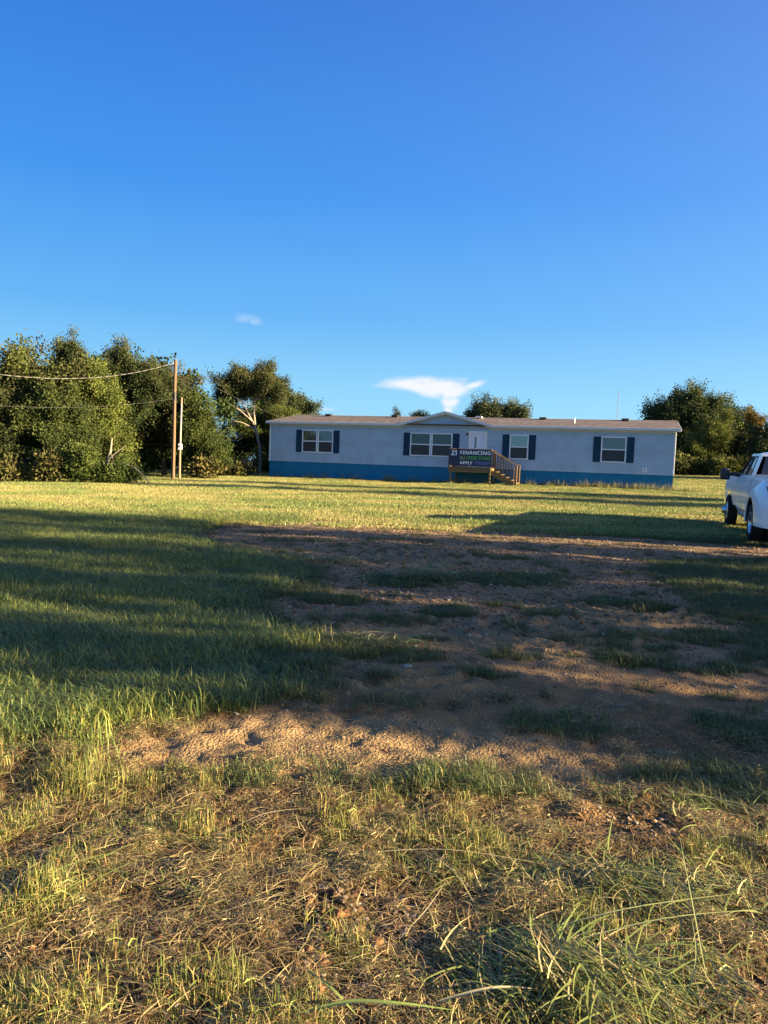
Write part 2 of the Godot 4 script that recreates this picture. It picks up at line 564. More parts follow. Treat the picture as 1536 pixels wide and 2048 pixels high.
func make_house() -> void:
	var t := thing("mobile_home", "long grey mobile home with blue skirting and a brown roof", "mobile home", HOUSE, YAW)
	var mb := MB.new()
	mb.box(Vector3(0.01, -0.02, -WIDE + 0.01), Vector3(LONG - 0.01, 2.34, -0.01))
	mb.slab([Vector3(8.75, 2.34, -0.012), Vector3(14.05, 2.34, -0.012), Vector3(11.38, 3.1, -0.012)], Vector3(0, 0, -0.1))
	obj("wall", mb, M.siding, t, UP1)
	# front boards one by one
	var bh := 2.24 / 18.0
	for i in 18:
		mb = MB.new()
		lap_board(mb, Vector3(0, i * bh, 0), Vector3(LONG, i * bh, 0), Vector3.BACK, bh)
		obj("siding_board", mb, M.siding, t, UP1)
	for i in 7:      # boards of the gable over the entrance
		var y := 2.24 + i * bh * 0.93
		var f := clampf((y + bh * 0.93 - 2.24) / 0.8, 0.0, 0.97)
		mb = MB.new()
		lap_board(mb, Vector3(lerpf(8.6, 11.38, f), y, 0), Vector3(lerpf(14.14, 11.38, f), y, 0), Vector3.BACK, bh * 0.93)
		obj("siding_board", mb, M.siding, t, UP1)
	for e in 2:      # the ends, with their gables
		var x := 0.0 if e == 0 else LONG
		var out := Vector3.LEFT if e == 0 else Vector3.RIGHT
		for i in 24:
			var y := i * bh
			var f := clampf((y + bh - 2.42) / 0.72, 0.0, 0.98)
			mb = MB.new()
			lap_board(mb, Vector3(x, y, lerpf(0, -WIDE / 2, f)), Vector3(x, y, lerpf(-WIDE, -WIDE / 2, f)), out, bh)
			obj("siding_board", mb, M.siding, t, UP1)
		mb = MB.new()
		mb.slab([Vector3(x, 2.34, -0.05), Vector3(x, 2.34, -WIDE + 0.05), Vector3(x, 3.08, -WIDE / 2)], -out * 0.08)
		obj("gable_wall", mb, M.siding, t, UP1)
	mb = MB.new()
	for i in 18:
		lap_board(mb, Vector3(0, i * bh, -WIDE), Vector3(LONG, i * bh, -WIDE), Vector3.FORWARD, bh)
	obj("back_siding", mb, M.siding, t, UP1).set_meta("kind", "stuff")
	# corner posts and the strip under the eave
	for p in [[0, 0], [LONG, 0], [0, -WIDE], [LONG, -WIDE]]:
		mb = MB.new()
		mb.box(Vector3(p[0] - 0.05 if p[0] > 1 else p[0] - 0.03, 0, p[1] - 0.05 if p[1] == 0 else p[1] - 0.03), Vector3(p[0] + 0.03 if p[0] > 1 else p[0] + 0.05, 2.33, p[1] + 0.068 if p[1] == 0 else p[1] + 0.05), 0.006)
		obj("corner_trim", mb, M.trim, t, UP1)
	for seg in [[0.02, 8.6], [14.14, LONG - 0.02]]:
		mb = MB.new()
		mb.box(Vector3(seg[0], 2.235, 0.0), Vector3(seg[1], 2.345, 0.064))
		obj("frieze_board", mb, M.fascia, t, UP1)
	for s in [[8.6, 11.38], [14.14, 11.38]]:
		mb = MB.new()
		mb.slab([Vector3(s[0], 2.235, 0.0), Vector3(s[0], 2.345, 0.0), Vector3(s[1], 3.13, 0.0), Vector3(s[1], 3.02, 0.0)], Vector3(0, 0, 0.065))
		obj("frieze_board", mb, M.fascia, t, UP1)
	# skirting of ribbed panels, 0.9 m each
	var nseg := 26
	for i in nseg:
		mb = MB.new()
		var x0 := LONG * i / nseg
		var x1 := LONG * (i + 1) / nseg - 0.006
		rib_panel(mb, Vector3(x0, -1.35, 0.012), Vector3(x1, -0.03, 0.012), Vector3.BACK)
		obj("skirting_panel", mb, M.skirting, t, UP1)
	for e in 2:
		var x := 0.0 if e == 0 else LONG
		for i in 8:
			mb = MB.new()
			rib_panel(mb, Vector3(x, -1.35, -WIDE * i / 8.0), Vector3(x, -0.03, -WIDE * (i + 1) / 8.0 + 0.006), Vector3.LEFT if e == 0 else Vector3.RIGHT)
			obj("skirting_panel", mb, M.skirting, t, UP1)
	mb = MB.new()
	mb.box(Vector3(0.0, -1.35, -WIDE), Vector3(LONG, -0.02, -WIDE + 0.05))
	obj("back_skirting", mb, M.skirting, t, UP1)
	mb = MB.new()
	mb.box(Vector3(-0.01, -0.035, 0.0), Vector3(LONG + 0.01, 0.005, 0.035), 0.006)
	obj("skirting_rail", mb, M.skirting, t, UP1)
	make_roof(t)
	# windows: s from, s to, y from, y to, number of units
	for w in [[2.25, 4.33, 0.59, 2.0, 2, ["pane_pale", "pane"]], [9.27, 11.83, 0.6, 1.97, 2, ["pane_dark", "pane_dark"]], [15.16, 16.22, 0.59, 1.99, 1, ["pane_pale"]], [20.16, 21.48, 0.59, 1.99, 1, ["pane"]]]:
		var un: int = w[4]
		var each: float = (w[1] - w[0] - 0.05 * (un - 1)) / un
		for k in un:
			window(t, w[0] + k * (each + 0.05), each, w[2], w[3], M[w[5][k]])
		shutter(t, w[0] - 0.41, 0.385, w[2], w[3])
		shutter(t, w[1] + 0.02, 0.385, w[2], w[3])
	make_door(t)
	# meter-sized white box with a grey socket, and a small vent
	mb = MB.new()
	mb.box(Vector3(22.36, 0.12, 0.01), Vector3(22.6, 0.36, 0.07), 0.008)
	var ob := obj("outlet_box", mb, M.vinyl_white, t, PROUD)
	mb = MB.new()
	mb.box(Vector3(22.435, 0.185, 0.07), Vector3(22.525, 0.295, 0.09), 0.006)
	obj("socket_cover", mb, M.steel, ob)
	mb = MB.new()
	mb.box(Vector3(0.29, 0.42, 0.01), Vector3(0.36, 0.48, 0.06), 0.01)
	obj("wall_vent", mb, M.vinyl_white, t, PROUD)


func rib_panel(mb: MB, a: Vector3, b: Vector3, out: Vector3) -> void:
	var ribs := 9
	for i in ribs:
		var p := Vector3(lerpf(a.x, b.x, i / float(ribs)), a.y, lerpf(a.z, b.z, i / float(ribs)))
		var q := Vector3(lerpf(a.x, b.x, (i + 1) / float(ribs)), a.y, lerpf(a.z, b.z, (i + 1) / float(ribs)))
		var m1 := p.lerp(q, 0.72)
		var m2 := p.lerp(q, 0.80)
		var m3 := p.lerp(q, 0.93)
		var h := Vector3(0, b.y - a.y, 0)
		mb.face(p, m1, m1 + h, p + h, out)
		mb.face(m1, m2 - out * 0.014, m2 - out * 0.014 + h, m1 + h, out)
		mb.face(m2 - out * 0.014, m3 - out * 0.014, m3 - out * 0.014 + h, m2 - out * 0.014 + h, out)
		mb.face(m3 - out * 0.014, q, q + h, m3 - out * 0.014 + h, out)


func make_roof(t: Node3D) -> void:
	var zr := -WIDE / 2
	var ye := 2.47
	var yr := 3.15
	var ov := 0.3
	var mb := MB.new()
	# deck of the two slopes and the entrance gable
	for s in [1, -1]:
		var z0: float = ov if s == 1 else -WIDE - ov
		mb.slab([Vector3(-0.18, ye - 0.04, z0), Vector3(LONG + 0.24, ye - 0.04, z0), Vector3(LONG + 0.24, yr - 0.04, zr), Vector3(-0.18, yr - 0.04, zr)], Vector3(0, 0.03, 0))
	var pk := Vector3(11.38, 3.19, ov)
	var back := Vector3(11.38, 3.19, zr)
	for s in [8.56, 14.2]:
		mb.slab([pk, Vector3(s, ye - 0.055, ov), back], Vector3(0, 0.025, 0))
	obj("roof_deck", mb, M.dark, t, UP1)
	# shingles: rows of separate tabs on each slope
	mb = MB.new()
	rng.seed = 21
	for s in [1, -1]:
		var z0: float = ov if s == 1 else -WIDE - ov
		var rows := 30
		for r in rows:
			var f0 := r / float(rows)
			var f1 := minf((r + 1.25) / rows, 1.0)
			var x := -0.2 - rng.randf() * 0.3
			while x < LONG + 0.25:
				var x1 := minf(x + 0.33, LONG + 0.25)
				var xa := maxf(x, -0.2)
				if x1 > xa + 0.02:
					var k := rng.randf_range(0.75, 1.2)
					var col := Color(0.50, 0.385, 0.285).lerp(Color(0.43, 0.355, 0.29), rng.randf()) * k
					var a := Vector3(xa, lerpf(ye, yr, f0) + 0.014, lerpf(z0 + 0.02 * s, zr, f0))
					var b := Vector3(x1 - 0.006, a.y, a.z)
					var e := Vector3(x1 - 0.006, lerpf(ye, yr, f1) + 0.002, lerpf(z0, zr, f1))
					var g := Vector3(xa, e.y, e.z)
					mb.face(a, b, e, g, Vector3(0, 1, 0.1 * s), col)
					mb.face(a, b, b - Vector3(0, 0.014, 0), a - Vector3(0, 0.014, 0), Vector3(0, 0, s), col)
				x += 0.33
	for s in [8.5, 14.26]:
		for r in 9:
			var f0 := r / 9.0
			var f1 := (r + 1.1) / 9.0
			var e0 := Vector3(s, ye - 0.02, ov + 0.02)
			var p1 := pk + Vector3(0, 0.04, 0.02)
			var q0 := e0.lerp(p1, f0)
			var q1 := e0.lerp(p1, minf(f1, 1.0))
			var r0 := e0.lerp(back + Vector3(0, 0.04, 0), f0)
			var r1 := e0.lerp(back + Vector3(0, 0.04, 0), minf(f1, 1.0))
			mb.face(q0 + Vector3(0, 0.012, 0), q1, r1, r0 + Vector3(0, 0.012, 0), Vector3.UP, Color(0.42, 0.33, 0.27) * rng.randf_range(0.8, 1.15))
	var sh := obj("roof_shingles", mb, M.shingle, t, UP1)
	sh.set_meta("kind", "stuff")
	mb = MB.new()
	mb.tube([Vector3(-0.2, yr + 0.005, zr), Vector3(LONG + 0.25, yr + 0.005, zr)], [0.04, 0.04], 6, Color(0.4, 0.32, 0.26))
	obj("ridge_cap", mb, M.shingle, t, UP1)
	# fascia boards along the eaves and up the gable
	for seg in [[-0.2, 8.58], [14.18, LONG + 0.26]]:
		mb = MB.new()
		mb.box(Vector3(seg[0], ye - 0.13, ov - 0.005), Vector3(seg[1], ye + 0.012, ov + 0.03), 0.006)
		obj("fascia", mb, M.fascia, t, UP1)
	mb = MB.new()
	mb.box(Vector3(-0.2, ye - 0.13, -WIDE - ov - 0.03), Vector3(LONG + 0.26, ye + 0.012, -WIDE - ov + 0.005), 0.006)
	obj("fascia", mb, M.fascia, t, UP1)
	for s in [8.58, 14.18]:
		mb = MB.new()
		mb.slab([Vector3(s, ye - 0.13, ov - 0.004), Vector3(s, ye + 0.016, ov - 0.004), Vector3(11.38, 3.235, ov - 0.004), Vector3(11.38, 3.08, ov - 0.004)], Vector3(0, 0, 0.036))
		obj("fascia", mb, M.fascia, t, UP1)
		mb = MB.new()
		mb.slab([Vector3(s, ye - 0.125, 0.0), Vector3(s, ye - 0.125, ov - 0.008), Vector3(11.38, 3.085, ov - 0.008), Vector3(11.38, 3.085, 0.0)], Vector3(0, 0.012, 0))
		obj("soffit", mb, M.fascia, t, UP1)
	for seg in [[-0.18, 8.56], [14.2, LONG + 0.24]]:
		for z in [[0.0, ov - 0.008], [-WIDE - ov + 0.008, -WIDE]]:
			mb = MB.new()
			mb.box(Vector3(seg[0], ye - 0.124, z[0]), Vector3(seg[1], ye - 0.11, z[1]))
			obj("soffit", mb, M.fascia, t, UP1)
	for x in [-0.2, LONG + 0.24]:
		for s in [1, -1]:
			var z0: float = ov if s == 1 else -WIDE - ov
			mb = MB.new()
			mb.slab([Vector3(x, ye - 0.12, z0), Vector3(x, ye + 0.005, z0), Vector3(x, yr + 0.005, zr), Vector3(x, yr - 0.12, zr)], Vector3(0.02, 0, 0))
			obj("rake_board", mb, M.fascia, t, UP1)
	# ridge vents and a white pipe
	for s in [[2.45, -0.35], [7.1, -0.4], [12.6, 0.15], [16.55, -0.3], [21.3, -0.3]]:
		mb = MB.new()
		mb.box(Vector3(s[0] - 0.22, yr - 0.03, zr + 0.1), Vector3(s[0] + 0.22, yr + 0.1, zr + 0.5), 0.03)
		obj("roof_vent", mb, M.dark if s[1] < 0 else M.steel, t, UP1)
	mb = MB.new()
	mb.tube([Vector3(18.55, 2.7, -1.6), Vector3(18.55, 3.1, -1.6)], [0.035, 0.035], 10)
	obj("vent_pipe", mb, M.vinyl_white, t, UP1)


func window(t: Node3D, s: float, w: float, y0: float, y1: float, glass: Material) -> void:
	var f := 0.062
	var zf := 0.075
	var ym := (y0 + y1) * 0.5 + 0.0
	var mb := MB.new()
	mb.box(Vector3(s, y0, 0.0), Vector3(s + f, y1, zf), 0.006)
	mb.box(Vector3(s + w - f, y0, 0.0), Vector3(s + w, y1, zf), 0.006)
	mb.box(Vector3(s + f, y1 - f, 0.0), Vector3(s + w - f, y1, zf - 0.002), 0.006)
	mb.box(Vector3(s + f, y0, 0.0), Vector3(s + w - f, y0 + f, zf - 0.002), 0.006)
	mb.box(Vector3(s + f, ym - 0.03, 0.0), Vector3(s + w - f, ym + 0.03, zf - 0.006), 0.005)
	var o := obj("window", mb, M.vinyl_white, t, PROUD)
	mb = MB.new()
	mb.box(Vector3(s + f, ym + 0.03, 0.014), Vector3(s + w - f, y1 - f, 0.05))
	obj("pane", mb, glass, o)
	mb = MB.new()
	mb.box(Vector3(s + f, y0 + f, 0.012), Vector3(s + w - f, ym - 0.03, 0.042))
	obj("screen", mb, M.screen, o)


func shutter(t: Node3D, s: float, w: float, y0: float, y1: float) -> void:
	var mb := MB.new()
	var a := y0 + 0.01
	var b := y1 - 0.01
	var m := (a + b) * 0.5
	mb.box(Vector3(s, a, 0.012), Vector3(s + w, b, 0.05), 0.004)
	mb.box(Vector3(s, a, 0.05), Vector3(s + 0.06, b, 0.065), 0.004)
	mb.box(Vector3(s + w - 0.06, a, 0.05), Vector3(s + w, b, 0.065), 0.004)
	for y in [a, m - 0.04, b - 0.08]:
		mb.box(Vector3(s + 0.06, y, 0.05), Vector3(s + w - 0.06, y + 0.08, 0.0645), 0.004)
	var o := obj("shutter", mb, M.shutter, t, PROUD)
	for p in [[a + 0.1, m - 0.06], [m + 0.06, b - 0.1]]:
		mb = MB.new()
		mb.box(Vector3(s + 0.085, p[0], 0.05), Vector3(s + w - 0.085, p[1], 0.06), 0.012)
		obj("raised_panel", mb, M.shutter, o)


func make_door(t: Node3D) -> void:
	var mb := MB.new()
	for x in [[12.8, 12.96], [13.7, 13.86]]:
		mb.box(Vector3(x[0], 0.02, 0.0), Vector3(x[1], 2.12, 0.075), 0.008)
	mb.box(Vector3(12.8, 1.99, 0.075), Vector3(13.86, 2.13, 0.09), 0.008)
	obj("door_casing", mb, M.trim, t, PROUD)
	mb = MB.new()
	mb.box(Vector3(12.965, 0.03, 0.012), Vector3(13.695, 1.985, 0.044), 0.004)
	var d := obj("door", mb, M.door_white, t, PROUD)
	mb = MB.new()
	for x in [[12.975, 13.06], [13.6, 13.685]]:
		mb.box(Vector3(x[0], 0.05, 0.044), Vector3(x[1], 1.97, 0.06), 0.004)
	for y in [[0.05, 0.3], [0.93, 1.07], [1.87, 1.97]]:
		mb.box(Vector3(13.06, y[0], 0.044), Vector3(13.6, y[1], 0.059), 0.004)
	obj("door_frame", mb, M.door_white, d)
	mb = MB.new()
	mb.box(Vector3(13.14, 1.16, 0.044), Vector3(13.24, 1.8, 0.052))
	obj("door_window", mb, M.car_glass, d)
	mb = MB.new()
	mb.tube([Vector3(13.64, 1.02, 0.05), Vector3(13.64, 1.02, 0.09)], [0.028, 0.03], 10)
	obj("door_handle", mb, M.steel, d)
	mb = MB.new()
	mb.box(Vector3(12.62, 1.83, 0.012), Vector3(12.78, 2.09, 0.05), 0.006)
	var l := obj("wall_lamp", mb, M.vinyl_white, t, PROUD)
	mb = MB.new()
	mb.tube([Vector3(12.7, 2.05, 0.09), Vector3(12.7, 2.0, 0.09), Vector3(12.7, 1.97, 0.09), Vector3(12.7, 1.86, 0.09)], [0.015, 0.06, 0.065, 0.045], 8)
	mb.tube([Vector3(12.7, 2.0, 0.03), Vector3(12.7, 2.06, 0.06), Vector3(12.7, 2.05, 0.09)], [0.012, 0.012, 0.012], 6)
	obj("lamp_shade", mb, M.black_plastic, l)


# ---------------------------------------------------------------- porch and banner
func make_porch() -> void:
	var x0 := 12.06
	var x1 := 14.46
	var z1 := 1.7
	var t := thing("wooden_porch", "raw lumber porch with stairs down its right side, at the house door", "porch", HOUSE, YAW)
	var mb: MB
	for i in 12:
		mb = MB.new()
		var z := 0.06 + i * 0.139
		mb.box(Vector3(x0 - 0.02, 0.0, z), Vector3(x1 + 0.02, 0.035, z + 0.132), 0.006)
		obj("deck_board", mb, M.lumber, t, UP1)
	for r in [[Vector3(x0, -0.25, z1 - 0.04), Vector3(x1, -0.002, z1)], [Vector3(x0, -0.25, 0.04), Vector3(x0 + 0.04, -0.002, z1 - 0.041)], [Vector3(x1 - 0.04, -0.25, 0.04), Vector3(x1, -0.002, z1 - 0.041)], [Vector3(x0 + 0.041, -0.25, 0.04), Vector3(x1 - 0.041, -0.002, 0.08)]]:
		mb = MB.new()
		mb.box(r[0], r[1], 0.005)
		obj("rim_beam", mb, M.lumber, t, UP1)
	for p in [[x0 + 0.045, z1 - 0.13], [x1 - 0.135, z1 - 0.13], [x0 + 0.045, 0.16], [x1 - 0.135, 0.16]]:
		mb = MB.new()
		mb.box(Vector3(p[0], -1.1, p[1] - 0.045), Vector3(p[0] + 0.09, -0.003, p[1] + 0.045), 0.006)
		obj("post", mb, M.lumber, t, UP1)
	# front railing (behind the banner) and its posts
	for p in [[x0, z1 + 0.001], [x1 - 0.09, z1 + 0.001], [x0, 0.1]]:
		mb = MB.new()
		mb.box(Vector3(p[0], -0.22, p[1]), Vector3(p[0] + 0.09, 1.03, p[1] + 0.09), 0.006)
		obj("railing_post", mb, M.lumber, t, UP1)
	mb = MB.new()
	mb.box(Vector3(x0 - 0.03, 1.031, z1 - 0.02), Vector3(x1 + 0.03, 1.067, z1 + 0.12), 0.006)
	obj("top_rail", mb, M.lumber, t, UP1)
	mb = MB.new()
	mb.box(Vector3(x0 - 0.03, 1.031, 0.1), Vector3(x0 + 0.11, 1.067, z1 - 0.021), 0.006)
	obj("top_rail", mb, M.lumber, t, UP1)
	for k in 14:
		mb = MB.new()
		var x := x0 + 0.2 + k * 0.15
		mb.box(Vector3(x, -0.15, z1 + 0.002), Vector3(x + 0.036, 1.03, z1 + 0.038), 0.004)
		obj("baluster", mb, M.lumber, t, UP1)
	for k in 9:
		mb = MB.new()
		var z := 0.3 + k * 0.15
		mb.box(Vector3(x0 - 0.04, -0.15, z), Vector3(x0 - 0.003, 1.03, z + 0.036), 0.004)
		obj("baluster", mb, M.lumber, t, UP1)
	# stairs: five treads going down to the right
	var run := 1.42
	var drop := 0.86
	for k in 5:
		mb = MB.new()
		var x := x1 + 0.03 + run * k / 5.0
		var y := -drop * (k + 1) / 6.0
		mb.box(Vector3(x, y - 0.036, z1 - 1.05), Vector3(x + 0.29, y, z1 + 0.03), 0.006)
		obj("tread", mb, M.lumber, t, UP1)
	for z in [z1 - 1.0, z1 - 0.06]:
		mb = MB.new()
		mb.slab([Vector3(x1 + 0.005, -0.06, z), Vector3(x1 + run + 0.05, -drop + 0.02, z), Vector3(x1 + run + 0.05, -drop - 0.15, z), Vector3(x1 + run - 0.15, -drop - 0.15, z), Vector3(x1 + 0.005, -0.36, z)], Vector3(0, 0, 0.038))
		obj("stringer", mb, M.lumber, t, UP1)
	for z in [z1 - 1.05, z1 + 0.01]:
		var newel := MB.new()
		newel.box(Vector3(x1 + run - 0.06, -1.05, z), Vector3(x1 + run + 0.03, 0.19, z + 0.09), 0.006)
		obj("railing_post", newel, M.lumber, t, UP1)
		if z < z1:
			mb = MB.new()
			mb.box(Vector3(x1 - 0.09, -0.2, z), Vector3(x1, 1.03, z + 0.09), 0.006)
			obj("railing_post", mb, M.lumber, t, UP1)
		mb = MB.new()
		mb.slab([Vector3(x1 - 0.1, 1.03, z - 0.02), Vector3(x1 + run + 0.06, 0.19, z - 0.02), Vector3(x1 + run + 0.06, 0.228, z - 0.02), Vector3(x1 - 0.1, 1.068, z - 0.02)], Vector3(0, 0, 0.135))
		obj("handrail", mb, M.lumber, t, UP1)
		for k in 9:
			var f := (k + 0.55) / 9.4
			var x := x1 + run * f - 0.03
			var y := lerpf(1.0, 0.17, f) + 0.02
			mb = MB.new()
			mb.box(Vector3(x, y - 1.14, z + 0.09), Vector3(x + 0.036, y, z + 0.125), 0.004)
			obj("baluster", mb, M.lumber, t, UP1)
	# the banner
	var b := thing("banner", "dark navy financing banner hung on the porch railing", "banner", house_point(x0, 0.1, z1 + 0.1), YAW)
	var bw := x1 - x0 + 0.02
	var bhh := 0.92
	mb = MB.new()
	var cols := 24
	for i in cols:
		for j in 6:
			var q: Array[Vector3] = []
			for w in [[0, 0], [1, 0], [1, 1], [0, 1]]:
				var u: float = (i + w[0]) / float(cols)
				var v: float = (j + w[1]) / 6.0
				q.append(Vector3(u * bw, v * bhh, 0.004 * sin(u * 26.0 + v * 3.0) * (1.0 - v * 0.5)))
			mb.face(q[0], q[1], q[2], q[3], Vector3.BACK)
	mb.smooth()
	obj("cloth", mb, M.banner, b)
	lettering(b, "FINANCING", M.ink_white, Vector3(0.66, 0.645, 0), 1.70, 0.2)
	lettering(b, "ALL", M.ink_olive, Vector3(0.64, 0.36, 0), 0.33, 0.19)
	lettering(b, "CREDIT SCORES", M.ink_green, Vector3(1.02, 0.36, 0), 1.34, 0.19)
	lettering(b, "APPLY", M.ink_white, Vector3(0.65, 0.095, 0), 0.72, 0.17)
	lettering(b, "TODAY!", M.ink_lilac, Vector3(1.47, 0.095, 0), 0.88, 0.17)
	lettering(b, "21", M.ink_white, Vector3(0.15, 0.6, 0), 0.31, 0.25)
	mb = MB.new()
	mb.slab([Vector3(0.12, 0.575, 0.011), Vector3(0.47, 0.575, 0.011), Vector3(0.47, 0.595, 0.011), Vector3(0.12, 0.59, 0.011)], Vector3(0, 0, 0.002))
	mb.slab([Vector3(0.30, 0.78, 0.018), Vector3(0.36, 0.78, 0.018), Vector3(0.47, 0.865, 0.018), Vector3(0.44, 0.875, 0.018)], Vector3(0, 0, 0.002))
	obj("logo_mark", mb, M.ink_white, b)
	for g in [[0.1, 0.02], [1.15, 0.015], [2.1, 0.02]]:
		mb = MB.new()
		mb.tube([Vector3(g[0], g[1] + 0.02, 0.008), Vector3(g[0] + 0.02, g[1] - 0.05, 0.012)], [0.012, 0.008], 6)
		obj("tie", mb, M.vinyl_white, b)
	# a board left on the grass by the porch
	var sc := thing("scrap_board", "loose pale board lying in the grass under the porch", "board", house_point(12.15, -0.74, 1.4), YAW)
	mb = MB.new()
	mb.box(Vector3(-0.5, 0, -0.07), Vector3(0.5, 0.04, 0.07), 0.005)
	var s1 := obj("plank", mb, M.lumber, sc)
	s1.rotation = Vector3(0, 0.9, 0.1)


func lettering(b: Node3D, words: String, m: Material, at: Vector3, wide: float, high: float) -> void:
	var f := SystemFont.new()
	f.font_names = PackedStringArray(["Droid Sans"])
	f.font_weight = 700
	var tm := TextMesh.new()
	tm.font = f
	tm.text = words
	tm.font_size = 64
	tm.pixel_size = 0.01
	tm.depth = 0.004
	tm.curve_step = 2.0
	tm.horizontal_alignment = HORIZONTAL_ALIGNMENT_LEFT
	var bb := tm.get_aabb()
	var o := obj("lettering", tm, m, b)
	var sx := wide / bb.size.x
	var sy := high / bb.size.y
	o.scale = Vector3(sx, sy, 1)
	o.position = at + Vector3(-bb.position.x * sx, -bb.position.y * sy, 0.013)


# ---------------------------------------------------------------- truck
const TRUCK := Vector2(9.08, 15.8)        # middle of the rear axle: x, depth


func side_x(y: float) -> float:
	var t := [[0.45, 0.9], [0.56, 0.965], [0.7, 0.99], [0.95, 1.005], [1.15, 1.0], [1.3, 0.985], [1.4, 0.95], [1.5, 0.93]]
	for i in t.size() - 1:
		if y <= t[i + 1][0]:
			return lerpf(t[i][1], t[i + 1][1], clampf((y - t[i][0]) / (t[i + 1][0] - t[i][0]), 0, 1))
	return 0.93


func body_panel(mb: MB, outline: PackedVector2Array, side: float) -> void:      # outline in (z, y), bent to the body's section
	var polys: Array = [outline]
	for arch in [Vector2(-4.47, 0.42), Vector2(0, 0.42)]:
		var c := PackedVector2Array()
		for k in 28:
			c.append(arch + Vector2(cos(TAU * k / 28), sin(TAU * k / 28)) * 0.53)
		var nxt: Array = []
		for p in polys:
			nxt.append_array(Geometry2D.clip_polygons(p, c))
		polys = nxt
	var lv := [0.4, 0.5, 0.56, 0.63, 0.7, 0.82, 0.95, 1.05, 1.15, 1.22, 1.3, 1.35, 1.4, 1.5]
	for p in polys:
		for i in lv.size() - 1:
			var band := PackedVector2Array([Vector2(-9, lv[i]), Vector2(9, lv[i]), Vector2(9, lv[i + 1]), Vector2(-9, lv[i + 1])])
			for q in Geometry2D.intersect_polygons(p, band):
				var idx := Geometry2D.triangulate_polygon(q)
				for k in range(0, idx.size(), 3):
					var w: Array[Vector3] = []
					for e in 3:
						var pt: Vector2 = q[idx[k + e]]
						w.append(Vector3(side * side_x(pt.y), pt.y, pt.x))
					mb.face3(w[0], w[1], w[2], Vector3(side, 0, 0))


